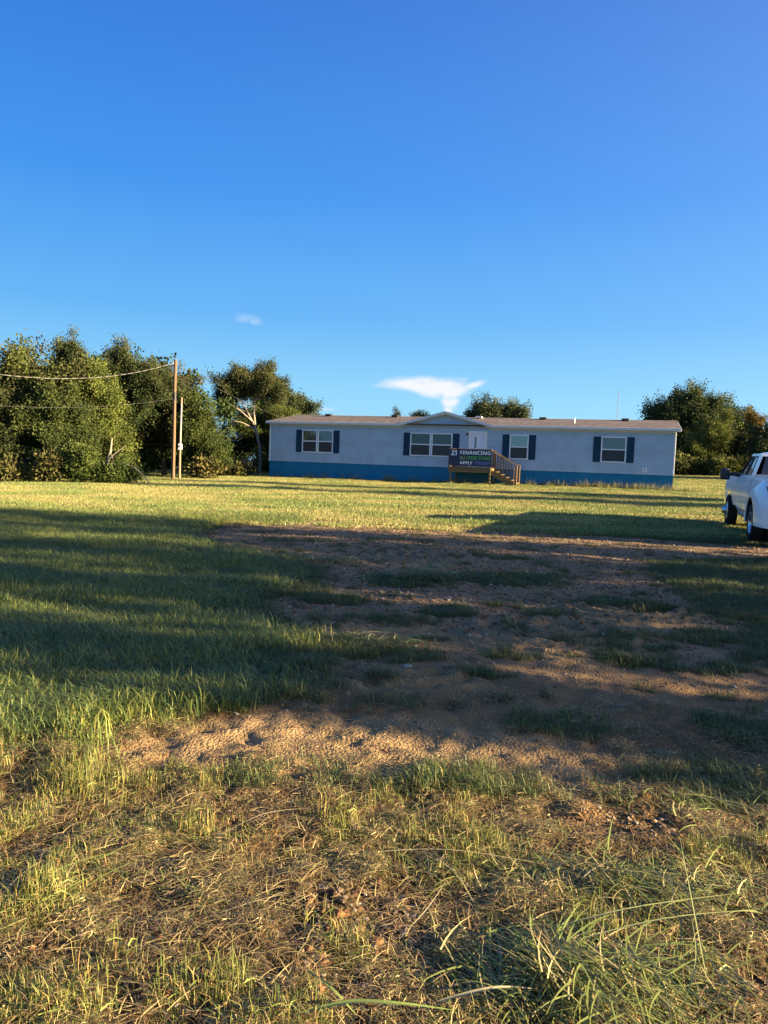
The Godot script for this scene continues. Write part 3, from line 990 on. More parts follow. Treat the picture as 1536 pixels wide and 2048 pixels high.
func make_truck() -> void:
	var h := deg_to_rad(17.5)
	var y0 := gh(TRUCK.x, TRUCK.y) + 0.0
	var f := TRUCK + Vector2(sin(h), cos(h)) * 4.47
	var t := thing("pickup_truck", "white four door dual wheel pickup truck parked on the grass", "pickup truck", Vector3(TRUCK.x, y0, -TRUCK.y), -h)
	t.rotation = Vector3(atan2(gh(f.x, f.y) - y0, 4.47), -h, 0)
	var mb: MB
	for s in [-1.0, 1.0]:
		mb = MB.new()
		body_panel(mb, PackedVector2Array([Vector2(-5.42, 0.6), Vector2(-3.44, 0.6), Vector2(-3.44, 1.40), Vector2(-4.2, 1.40), Vector2(-5.3, 1.32)]), s)
		mb.smooth()
		obj("front_fender", mb, M.paint, t)
		var doors := [[-3.42, -2.39], [-2.37, -1.44]]
		for d in doors:
			mb = MB.new()
			var cut: float = d[1] if d[1] < -2 else -1.30
			body_panel(mb, PackedVector2Array([Vector2(d[0], 0.55), Vector2(d[1], 0.55), Vector2(cut, 1.40), Vector2(d[0], 1.40)]), s)
			mb.smooth()
			var dr := obj("door", mb, M.paint, t)
			mb = MB.new()
			var hx: float = s * 1.005
			mb.tube([Vector3(hx, 1.2, d[1] - 0.27), Vector3(hx + s * 0.035, 1.205, d[1] - 0.25), Vector3(hx + s * 0.035, 1.205, d[1] - 0.08), Vector3(hx, 1.2, d[1] - 0.06)], [0.016, 0.018, 0.018, 0.016], 8)
			obj("handle", mb, M.paint, dr)
		mb = MB.new()
		body_panel(mb, PackedVector2Array([Vector2(-3.42, 0.42), Vector2(-0.6, 0.42), Vector2(-0.6, 0.535), Vector2(-3.42, 0.535)]), s)
		obj("rocker_panel", mb, M.paint, t)
		mb = MB.new()
		body_panel(mb, PackedVector2Array([Vector2(-1.42, 0.55), Vector2(-1.15, 0.55), Vector2(-1.15, 1.40), Vector2(-1.28, 1.40)]), s)
		mb.smooth()
		obj("cab_corner", mb, M.paint, t)
		mb = MB.new()
		body_panel(mb, PackedVector2Array([Vector2(-1.12, 0.55), Vector2(1.55, 0.66), Vector2(1.55, 1.46), Vector2(-1.12, 1.44)]), s)
		mb.smooth()
		mb.slab([Vector3(s * 0.94, 1.44, -1.12), Vector3(s * 0.94, 1.46, 1.55), Vector3(s * 0.84, 1.46, 1.55), Vector3(s * 0.84, 1.44, -1.12)], Vector3(0, 0.015, 0))
		mb.slab([Vector3(s * 0.84, 0.8, -1.12), Vector3(s * 0.84, 0.8, 1.55), Vector3(s * 0.84, 1.45, 1.55), Vector3(s * 0.84, 1.45, -1.12)], Vector3(s * 0.01, 0, 0))
		var bed := obj("bed_side", mb, M.paint, t)
		# 4x4 lettering on the bed side, behind the wheel
		var tm := TextMesh.new()
		var fo := SystemFont.new()
		fo.font_names = PackedStringArray(["Droid Sans"])
		fo.font_weight = 700
		fo.font_italic = true
		tm.font = fo
		tm.text = "4X4"
		tm.font_size = 40
		tm.pixel_size = 0.0035
		tm.depth = 0.004
		var dec := obj("decal", tm, M.dark, bed, Vector3(s * 1.003, 1.19, 0.86))
		dec.rotation.y = s * PI / 2
		# wide rear fender over the double wheels
		mb = MB.new()
		var prof := [[0.53, 1.15], [0.545, 1.172], [0.58, 1.176], [0.66, 1.15], [0.73, 1.09], [0.77, 1.035], [0.80, 0.985]]
		var steps := 22
		for k in steps:
			for i in prof.size() - 1:
				var q: Array[Vector3] = []
				for w in [[0, 0], [1, 0], [1, 1], [0, 1]]:
					var a: float = lerpf(-0.12, PI + 0.12, (k + w[0]) / float(steps))
					var pr: Array = prof[i + w[1]]
					var rr: float = pr[0] + (pr[0] - 0.58) * 2.2 * maxf(0.0, cos(a)) if pr[0] > 0.58 else pr[0]
					var yy: float = 0.42 + rr * sin(a) * 1.03
					q.append(Vector3(s * pr[1], maxf(yy, 0.4), rr * cos(a) * 1.05))
				mb.face(q[0], q[1], q[2], q[3], Vector3(s * 0.6, q[0].y - 0.42, q[0].z))
		mb.smooth()
		var fen := obj("rear_fender", mb, M.paint, t)
		mb = MB.new()
		for k in steps:
			var q: Array[Vector3] = []
			for w in [[0, 0.6], [1, 0.6], [1, 1.148], [0, 1.148]]:
				var a: float = lerpf(-0.1, PI + 0.1, (k + w[0]) / float(steps))
				q.append(Vector3(s * w[1], maxf(0.42 + 0.531 * sin(a) * 1.03, 0.4), 0.531 * cos(a) * 1.05))
			mb.face(q[0], q[1], q[2], q[3], Vector3(0, 0.42 - q[0].y, -q[0].z))
		obj("wheel_well", mb, M.dark, fen)
		mb = MB.new()
		mb.box(Vector3(s * 1.165 - 0.006, 0.8, 0.52), Vector3(s * 1.165 + 0.01, 0.83, 0.58), 0.004)
		obj("side_marker", mb, M.red_lens, fen)
		cab_side(t, s)
		make_mirror(t, s)
		mb = MB.new()
		mb.box(Vector3(s * 0.86 - 0.1, 0.38, -3.2), Vector3(s * 0.86 + 0.1, 0.43, -1.3), 0.02)
		obj("step_bar", mb, M.black_plastic, t)
		mb = MB.new()
		mb.box(Vector3(s * 0.86 - 0.08, 0.86, 1.54), Vector3(s * 0.86 + 0.09, 1.36, 1.58), 0.015)
		obj("tail_light", mb, M.red_lens, t)
		mb = MB.new()
		mb.box(Vector3(s * 0.78 - 0.19, 0.98, -5.46), Vector3(s * 0.78 + 0.19, 1.24, -5.38), 0.03)
		obj("headlight", mb, M.clear_lens, t)
		wheel(t, Vector3(s * 0.93, 0.41, -4.47), s, true)
		wheel(t, Vector3(s * 1.03, 0.41, 0), s, false)
		wheel(t, Vector3(s * 0.76, 0.41, 0), s, false)
	# dark inner body, roof, hood, glass
	mb = MB.new()
	mb.box(Vector3(-0.9, 0.5, -3.4), Vector3(0.9, 1.37, -1.18))
	mb.box(Vector3(-0.6, 0.45, -5.3), Vector3(0.6, 1.28, -3.4))
	mb.box(Vector3(-0.42, 0.45, -3.5), Vector3(-0.3, 0.62, 1.3))
	mb.box(Vector3(0.3, 0.45, -3.5), Vector3(0.42, 0.62, 1.3))
	mb.tube([Vector3(-1.0, 0.41, 0), Vector3(1.0, 0.41, 0)], [0.07, 0.07], 8)
	mb.tube([Vector3(-0.8, 0.41, -4.47), Vector3(0.8, 0.41, -4.47)], [0.06, 0.06], 8)
	mb.box(Vector3(-0.25, 0.3, -0.15), Vector3(0.15, 0.6, 0.15), 0.06)
	obj("chassis", mb, M.dark, t)
	mb = MB.new()
	var nx := 10
	for i in nx:
		for j in 8:
			var q: Array[Vector3] = []
			for w in [[0, 0], [1, 0], [1, 1], [0, 1]]:
				var u: float = (i + w[0]) / float(nx) * 2 - 1
				var v: float = (j + w[1]) / 8.0
				q.append(Vector3(u * 0.765, 2.02 - 0.085 * pow(absf(u), 3.0) - 0.06 * pow(absf(v * 2 - 1), 3.0), lerpf(-2.66, -1.40, v)))
			mb.face(q[0], q[1], q[2], q[3], Vector3.UP)
	mb.smooth()
	obj("roof", mb, M.paint, t)
	mb = MB.new()
	for i in 12:
		for j in 6:
			var q: Array[Vector3] = []
			for w in [[0, 0], [1, 0], [1, 1], [0, 1]]:
				var u: float = (i + w[0]) / 12.0 * 2 - 1
				var v: float = (j + w[1]) / 6.0
				q.append(Vector3(u * 0.95, 1.40 + 0.09 * (1.0 - pow(absf(u), 4.0)) - 0.07 * pow(1.0 - v, 2.0), lerpf(-5.32, -3.40, v)))
			mb.face(q[0], q[1], q[2], q[3], Vector3.UP)
	mb.smooth()
	obj("hood", mb, M.paint, t)
	mb = MB.new()
	mb.slab([Vector3(-0.86, 1.42, -3.36), Vector3(0.86, 1.42, -3.36), Vector3(0.72, 1.92, -2.66), Vector3(-0.72, 1.92, -2.66)], Vector3(0, 0.008, 0.008))
	obj("windshield", mb, M.car_glass, t)
	mb = MB.new()
	mb.slab([Vector3(-0.80, 1.44, -1.185), Vector3(0.80, 1.44, -1.185), Vector3(0.68, 1.88, -1.375), Vector3(-0.68, 1.88, -1.375)], Vector3(0, 0.0, -0.01))
	obj("rear_window", mb, M.car_glass, t)
	mb = MB.new()
	mb.slab([Vector3(-0.955, 0.6, -1.16), Vector3(0.955, 0.6, -1.16), Vector3(0.955, 1.42, -1.16), Vector3(-0.955, 1.42, -1.16)], Vector3(0, 0, 0.012))
	mb.slab([Vector3(-0.74, 1.88, -1.38), Vector3(0.74, 1.88, -1.38), Vector3(0.765, 1.94, -1.40), Vector3(-0.765, 1.94, -1.40)], Vector3(0, 0, 0.02))
	obj("cab_back", mb, M.paint, t)
	mb = MB.new()
	mb.box(Vector3(-0.75, 0.8, 1.53), Vector3(0.75, 1.46, 1.59), 0.02)
	obj("tailgate", mb, M.paint, t)
	mb = MB.new()
	mb.box(Vector3(-0.84, 0.79, -1.1), Vector3(0.84, 0.82, 1.53))
	obj("bed_floor", mb, M.dark, t)
	mb = MB.new()
	mb.box(Vector3(-0.98, 0.56, 1.57), Vector3(0.98, 0.78, 1.75), 0.04)
	obj("rear_bumper", mb, M.chrome, t)
	mb = MB.new()
	mb.box(Vector3(-1.0, 0.5, -5.62), Vector3(1.0, 0.82, -5.4), 0.06)
	obj("front_bumper", mb, M.chrome, t)
	mb = MB.new()
	mb.box(Vector3(-0.6, 0.86, -5.47), Vector3(0.6, 1.3, -5.36), 0.03)
	for k in 4:
		mb.box(Vector3(-0.56, 0.92 + k * 0.1, -5.5), Vector3(0.56, 0.95 + k * 0.1, -5.465), 0.008)
	obj("grille", mb, M.steel, t)


func cab_side(t: Node3D, s: float) -> void:
	# a point of the leaning upper side: z, y
	var P := func(z: float, y: float, out := 0.0) -> Vector3:
		return Vector3(s * (lerpf(0.95, 0.755, (y - 1.38) / 0.55) + out), y, z)
	var th := Vector3(-s * 0.03, 0, 0)
	var mb := MB.new()
	for poly in [
		[[-3.42, 1.38], [-3.30, 1.43], [-2.70, 1.90], [-2.62, 1.95], [-2.74, 1.93]],          # front pillar
		[[-3.42, 1.38], [-1.20, 1.38], [-1.22, 1.43], [-3.30, 1.43]],                          # sill
		[[-2.44, 1.43], [-2.34, 1.43], [-2.34, 1.885], [-2.44, 1.885]],                        # middle pillar
		[[-1.60, 1.43], [-1.22, 1.43], [-1.405, 1.93], [-1.76, 1.885]],                        # rear pillar
		[[-2.70, 1.885], [-1.76, 1.885], [-1.405, 1.945], [-2.62, 1.945]]]:                    # header
		var pts := []
		for q in poly:
			pts.append(P.call(q[0], q[1]))
		mb.slab(pts, th)
	obj("cab_frame", mb, M.paint, t)
	for poly in [[[-3.26, 1.43], [-2.44, 1.43], [-2.44, 1.88], [-2.72, 1.88]], [[-2.34, 1.43], [-1.62, 1.43], [-1.77, 1.88], [-2.34, 1.88]]]:
		mb = MB.new()
		var pts := []
		for q in poly:
			pts.append(P.call(q[0], q[1], -0.014))
		mb.slab(pts, th * 0.3)
		obj("side_window", mb, M.car_glass, t)
		mb = MB.new()
		for k in pts.size():
			var a: Vector3 = P.call(poly[k][0], poly[k][1], 0.003)
			var b: Vector3 = P.call(poly[(k + 1) % 4][0], poly[(k + 1) % 4][1], 0.003)
			mb.tube([a, b], [0.012, 0.012], 6)
		obj("window_seal", mb, M.black_plastic, t)


func make_mirror(t: Node3D, s: float) -> void:
	var mb := MB.new()
	mb.tube([Vector3(s * 0.95, 1.40, -3.22), Vector3(s * 1.08, 1.41, -3.20), Vector3(s * 1.2, 1.42, -3.18)], [0.06, 0.045, 0.05], 8)
	mb.box(Vector3(s * 0.93 - 0.05, 1.34, -3.34), Vector3(s * 0.93 + 0.05, 1.46, -3.1), 0.03)
	var o := obj("mirror", mb, M.black_plastic, t)
	mb = MB.new()
	# housing: an upright rounded shell, narrower at the top
	var rows := [[1.27, 0.09, 0.05], [1.30, 0.115, 0.075], [1.40, 0.125, 0.085], [1.49, 0.115, 0.08], [1.545, 0.085, 0.065], [1.57, 0.05, 0.04]]
	for i in rows.size() - 1:
		for k in 16:
			var q: Array[Vector3] = []
			for w in [[0, 0], [1, 0], [1, 1], [0, 1]]:
				var r: Array = rows[i + w[0]]
				var a: float = TAU * (k + w[1]) / 16
				var sx: float = signf(cos(a)) * pow(absf(cos(a)), 0.6)
				var sz: float = signf(sin(a)) * pow(absf(sin(a)), 0.6)
				q.append(Vector3(s * 1.3 + sx * r[1], r[0], -3.2 + sz * r[2]))
			mb.face(q[0], q[1], q[2], q[3], (q[0] + q[2]) * 0.5 - Vector3(s * 1.3, 1.48, -3.2))
	mb.slab([Vector3(s * 1.3 - 0.09, 1.27, -3.25), Vector3(s * 1.3 + 0.09, 1.27, -3.25), Vector3(s * 1.3 + 0.09, 1.27, -3.15), Vector3(s * 1.3 - 0.09, 1.27, -3.15)], Vector3(0, 0.01, 0))
	mb.smooth()
	obj("housing", mb, M.black_plastic, o)
	mb = MB.new()
	mb.box(Vector3(s * 1.3 - 0.095, 1.385, -3.116), Vector3(s * 1.3 + 0.095, 1.52, -3.11), 0.002)
	mb.box(Vector3(s * 1.3 - 0.09, 1.305, -3.12), Vector3(s * 1.3 + 0.09, 1.37, -3.114), 0.002)
	obj("mirror_glass", mb, M.screen, o)


func wheel(t: Node3D, at: Vector3, s: float, front: bool) -> void:
	var mb := MB.new()
	mb.lathe_x([[0.235, -0.11], [0.33, -0.125], [0.385, -0.118], [0.408, -0.09], [0.411, 0.0], [0.408, 0.09], [0.385, 0.118], [0.33, 0.125], [0.235, 0.11]], 36, Color.WHITE, Vector3.ZERO, 1.0)
	mb.smooth()
	for k in 36:           # tread blocks
		var a := TAU * k / 36
		for x in [-0.075, -0.026, 0.026, 0.075]:
			var bs := Basis(Vector3.RIGHT, a + (0.04 if x > 0 else 0.0))
			mb.box(Vector3(x - 0.02, 0.405, -0.026), Vector3(x + 0.02, 0.419, 0.026), 0.0, Color.WHITE, Transform3D(bs, Vector3.ZERO))
	var w := obj("wheel", mb, M.rubber, t, at)
	mb = MB.new()
	if front:
		mb.lathe_x([[0.238, 0.10], [0.225, 0.115], [0.20, 0.10], [0.165, 0.115], [0.10, 0.15], [0.095, 0.21], [0.06, 0.235], [0.0, 0.24]], 28, Color.WHITE, Vector3.ZERO, s)
	else:
		mb.lathe_x([[0.238, 0.10], [0.225, 0.115], [0.205, 0.09], [0.195, -0.02], [0.16, -0.045], [0.09, -0.05], [0.085, 0.03], [0.05, 0.05], [0.0, 0.05]], 28, Color.WHITE, Vector3.ZERO, s)
	mb.smooth()
	var r := obj("rim", mb, M.alloy, w)
	for k in 8:
		var a := TAU * k / 8
		mb = MB.new()
		var x: float = s * (0.135 if front else -0.04)
		mb.tube([Vector3(x - s * 0.02, 0.13 * cos(a), 0.13 * sin(a)), Vector3(x + s * 0.03, 0.13 * cos(a), 0.13 * sin(a))], [0.014, 0.012], 6)
		obj("lug_nut", mb, M.chrome, r)


# ---------------------------------------------------------------- poles, wires, mast
func sag(a: Vector3, b: Vector3, drop: float, n := 24) -> Array:
	var out := []
	for i in n + 1:
		var f := i / float(n)
		out.append(a.lerp(b, f) + Vector3.DOWN * drop * 4.0 * f * (1.0 - f))
	return out


func fill(n: int, r: float) -> Array:
	var a := []
	for i in n:
		a.append(r)
	return a


func make_poles() -> void:
	var base := Vector3(-11.484, 0.40, -40.03)
	var t := thing("utility_pole", "tall brown wooden utility pole left of the house, wires at its top", "utility pole", base)
	var mb := MB.new()
	mb.tube([Vector3(0, -0.3, 0), Vector3(0.01, 2, 0), Vector3(0, 4.4, 0), Vector3(0.02, 6.45, 0)], [0.105, 0.10, 0.09, 0.078], 14)
	obj("shaft", mb, M.old_pole, t)
	mb = MB.new()
	mb.tube([Vector3(0.005, 4.25, 0), Vector3(0.005, 4.7, 0)], [0.097, 0.095], 14)
	obj("dark_band", mb, M.dark, t)
	mb = MB.new()
	mb.tube([Vector3(-0.06, 6.2, 0.09), Vector3(-0.12, 6.25, 0.12)], [0.03, 0.045], 8)
	mb.tube([Vector3(0.08, 6.2, -0.05), Vector3(0.14, 6.22, -0.07)], [0.03, 0.04], 8)
	obj("insulator", mb, M.steel, t)
	mb = MB.new()
	mb.tube([Vector3(0.03, 0.0, 0.1), Vector3(0.035, 2.2, 0.103), Vector3(0.03, 4.2, 0.1)], [0.02, 0.02, 0.02], 8)
	obj("conduit", mb, M.old_pole, t)
	var p2 := thing("meter_pole", "short pale post with a meter box, right of the utility pole", "service post", Vector3(-11.33, 0.42, -40.75))
	mb = MB.new()
	mb.tube([Vector3(0, -0.3, 0), Vector3(0.0, 2, 0), Vector3(0.03, 4.48, 0)], [0.068, 0.063, 0.055], 12)
	obj("post", mb, M.grey_pole, p2)
	mb = MB.new()
	mb.box(Vector3(-0.06, 1.62, 0.06), Vector3(0.14, 1.95, 0.18), 0.015)
	var bx := obj("meter_box", mb, M.vinyl_white, p2)
	mb = MB.new()
	mb.tube([Vector3(0.04, 1.82, 0.18), Vector3(0.04, 1.82, 0.25)], [0.07, 0.06], 14)
	obj("meter", mb, M.steel, bx)
	mb = MB.new()
	mb.tube([Vector3(0.05, 1.95, 0.1), Vector3(0.05, 4.0, 0.08), Vector3(0.05, 4.15, 0.1)], [0.02, 0.02, 0.025], 8)
	obj("conduit", mb, M.steel, p2)
	# a second pole outside the view carries the other ends
	var far_base := Vector3(-20.0, gh(-20, 24) - 0.6, -24.0)
	var t2: Node3D = t.duplicate()
	t2.name = numbered("utility_pole")
	add_child(t2)
	t2.position = far_base
	tag(t2, "brown wooden utility pole beyond the left trees, where the cable comes from", "utility pole")
	var a := base + Vector3(-0.1, 6.22, 0.1)
	var b := far_base + Vector3(0.1, 6.3, 0)
	mb = MB.new()
	var pts := sag(a, b, 1.4, 90)
	mb.tube(pts, fill(91, 0.009), 6, Color.WHITE, false)
	for k in 2:           # the two insulated wires twisted round the bare one
		var tw := []
		for i in pts.size():
			var g := i * 1.3 + k * PI
			tw.append(pts[i] + Vector3(0, cos(g), sin(g)) * 0.015)
		mb.tube(tw, fill(91, 0.006), 5, Color(0.22, 0.22, 0.22), false)
	tag(obj("power_cable", mb, M.cable), "thick twisted cable sagging in front of the left trees", "cable")
	mb = MB.new()
	mb.tube(sag(base + Vector3(-0.08, 4.35, 0.1), far_base + Vector3(0, 4.3, 0.1), 0.75), fill(25, 0.0045), 5, Color(0.5, 0.5, 0.5), false)
	tag(obj("phone_wire", mb, M.cable), "thin wire below the sagging twisted cable", "wire")
	mb = MB.new()
	mb.tube(sag(base + Vector3(0.1, 6.2, -0.05), house_point(0.6, 2.7, -1.6), 0.28), fill(25, 0.0055), 5, Color(0.4, 0.4, 0.4), false)
	tag(obj("service_wire", mb, M.cable), "wire dropping from the tall pole to the house roof", "wire")
	# radio mast behind the house
	var m := thing("radio_mast", "thin grey lattice mast far beyond the house roof", "radio mast", Vector3(46.2, 1.5, -150))
	mb = MB.new()
	for k in 3:
		var a0 := TAU * k / 3
		mb.tube([Vector3(0.3 * cos(a0), 0, 0.3 * sin(a0)), Vector3(0.06 * cos(a0), 17.3, 0.06 * sin(a0))], [0.024, 0.016], 6)
	obj("leg", mb, M.mast_grey, m)
	mb = MB.new()
	for i in 22:
		for k in 3:
			var f0 := i / 22.0
			var f1 := (i + 1) / 22.0
			var a0 := TAU * k / 3
			var a1 := TAU * (k + 1) / 3
			mb.tube([Vector3(cos(a0) * lerpf(0.3, 0.06, f0), 17.3 * f0, sin(a0) * lerpf(0.3, 0.06, f0)), Vector3(cos(a1) * lerpf(0.3, 0.06, f1), 17.3 * f1, sin(a1) * lerpf(0.3, 0.06, f1))], [0.006, 0.006], 4, Color.WHITE, false)
	var br := obj("lattice_brace", mb, M.mast_grey, m)
	br.set_meta("kind", "stuff")


# ---------------------------------------------------------------- trees
var tufts := {}

func leaf_tuft(called: String, count: int, size: float, spread: float, long := 1.0) -> void:
	var mb := MB.new()
	for i in count:
		var p := Vector3(rng.randfn(), rng.randfn() * 0.8, rng.randfn()) * spread * 0.5
		var dir := (p.normalized() * 0.6 + Vector3(rng.randfn(), rng.randfn() * 0.5, rng.randfn()) * 0.6).normalized()
		var side := dir.cross(Vector3(rng.randfn(), rng.randfn(), rng.randfn())).normalized()
		var up := side.cross(dir).normalized()
		var l := size * rng.randf_range(0.7, 1.3) * long
		var w := size * rng.randf_range(0.35, 0.55)
		var k := rng.randf_range(0.86, 1.14)
		var col := Color(k * rng.randf_range(0.9, 1.1), k, k * rng.randf_range(0.85, 1.1))
		var a := p
		var b := p + dir * l * 0.5 + side * w + up * w * 0.25
		var c := p + dir * l
		var e := p + dir * l * 0.5 - side * w + up * w * 0.25
		mb.tri(a, b, c, col)
		mb.tri(a, c, e, col)
	tufts[called] = mb.mesh()


# lobes: [x, y, z, rx, ry, rz, clumps]; relative to the tree's foot
func tree(called: String, label: String, at: Vector3, lobes: Array, o := {}) -> Node3D:
	rng.seed = hash(label)
	var t := thing(called, label, o.get("category", "tree"), at, 0.0, o.get("group", ""))
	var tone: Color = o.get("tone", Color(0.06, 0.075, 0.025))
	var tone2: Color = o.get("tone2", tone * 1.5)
	var tr: float = o.get("trunk", 0.16)
	var per := int(o.get("per", 46) * 0.72)
	var cr: float = o.get("clump", 0.55) * 0.72
	var scale: float = o.get("scale", 1.0)
	var wood: Material = o.get("wood", M.bark)
	var mb := MB.new()
	var top := 0.0
	for l in lobes:
		top = maxf(top, l[1] + l[4] * 0.4)
	# trunk
	var path: Array = o.get("path", [Vector3(0, -0.2, 0), Vector3(rng.randf_range(-0.2, 0.2), top * 0.35, rng.randf_range(-0.2, 0.2)), Vector3(rng.randf_range(-0.4, 0.4), top * 0.7, rng.randf_range(-0.3, 0.3)), Vector3(rng.randf_range(-0.4, 0.4), top, 0)])
	var rr := []
	for i in path.size():
		rr.append(tr * lerpf(1.15, 0.25, i / float(path.size() - 1)))
	mb.tube(path, rr, 9)
	for extra in o.get("forks", []):
		var er := []
		for i in extra.size():
			er.append(tr * lerpf(0.6, 0.18, i / float(extra.size() - 1)))
		mb.tube(extra, er, 7)
	var where: Array = []
	var tint := PackedColorArray()
	for l in lobes:
		var c := Vector3(l[0], l[1], l[2])
		for k in int(l[6] * 1.3):
			var dir := Vector3(rng.randfn(), rng.randfn(), rng.randfn()).normalized()
			var q := c + dir * Vector3(l[3], l[4], l[5]) * pow(rng.randf(), 0.38) * (0.86 + 0.85 * n_mid.get_noise_3d(dir.x * 5.0 + c.x * 9.0 + at.x * 3.0, dir.y * 5.0, dir.z * 5.0 + at.z))
			var stray := rng.randf() < 0.14
			if stray:
				q = c + (q - c).normalized() * Vector3(l[3], l[4], l[5]) * rng.randf_range(1.1, 1.35)
			if q.y < 0.15:
				q.y = rng.randf_range(0.15, 0.6)
			# limb from the trunk to the clump
			if k % 3 == 0:
				var best: Vector3 = path[-1]
				var bd := 1e9
				for i in 12:
					var f := i / 11.0 * (path.size() - 1)
					var p: Vector3 = path[mini(int(f), path.size() - 2)].lerp(path[mini(int(f), path.size() - 2) + 1], f - mini(int(f), path.size() - 2))
					var dd := p.distance_to(q) + maxf(0.0, p.y - q.y + 0.4) * 2.0
					if dd < bd:
						bd = dd
						best = p
				var mid := best.lerp(q, 0.5) + Vector3(rng.randfn(), rng.randfn() + 0.8, rng.randfn()) * 0.1 * best.distance_to(q)
				mb.tube([best, mid, q], [tr * 0.22, tr * 0.14, tr * 0.05], 5, Color.WHITE, false)
			var rad := cr * rng.randf_range(0.6, 1.35) * (0.65 if stray else 1.0)
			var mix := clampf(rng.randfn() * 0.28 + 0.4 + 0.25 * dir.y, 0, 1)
			var kk := rng.randf_range(0.8, 1.2)
			var stretch: float = o.get("spike", 1.0)
			var lean := Vector3(rng.randfn() * 0.3, 1, rng.randfn() * 0.3)
			for i in (per / 3 if stray else per):
				var r := Vector3(rng.randfn(), rng.randfn() * 0.75, rng.randfn()) * rad * 0.36 + (dir + Vector3(0, 0.25, 0)) * rad * rng.randf_range(-0.7, 1.15)
				if stretch > 1.0:
					var f := rng.randf()
					r = Vector3(rng.randfn(), rng.randfn(), rng.randfn()) * rad * 0.5 * (1.05 - f) + lean * rad * stretch * (f - 0.3)
				var b := Basis.from_euler(Vector3(rng.randf() * TAU, rng.randf() * TAU, rng.randf() * TAU)).scaled(Vector3.ONE * scale * rng.randf_range(0.55, 1.5))
				where.append(Transform3D(b, q + r))
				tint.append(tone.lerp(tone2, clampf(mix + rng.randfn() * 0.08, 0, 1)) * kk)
	obj("trunk", mb, wood, t)
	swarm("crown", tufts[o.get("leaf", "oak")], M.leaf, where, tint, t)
	return t


func place(x: float, d: float) -> Vector3:
	return Vector3(x, gh(x, d), -d)


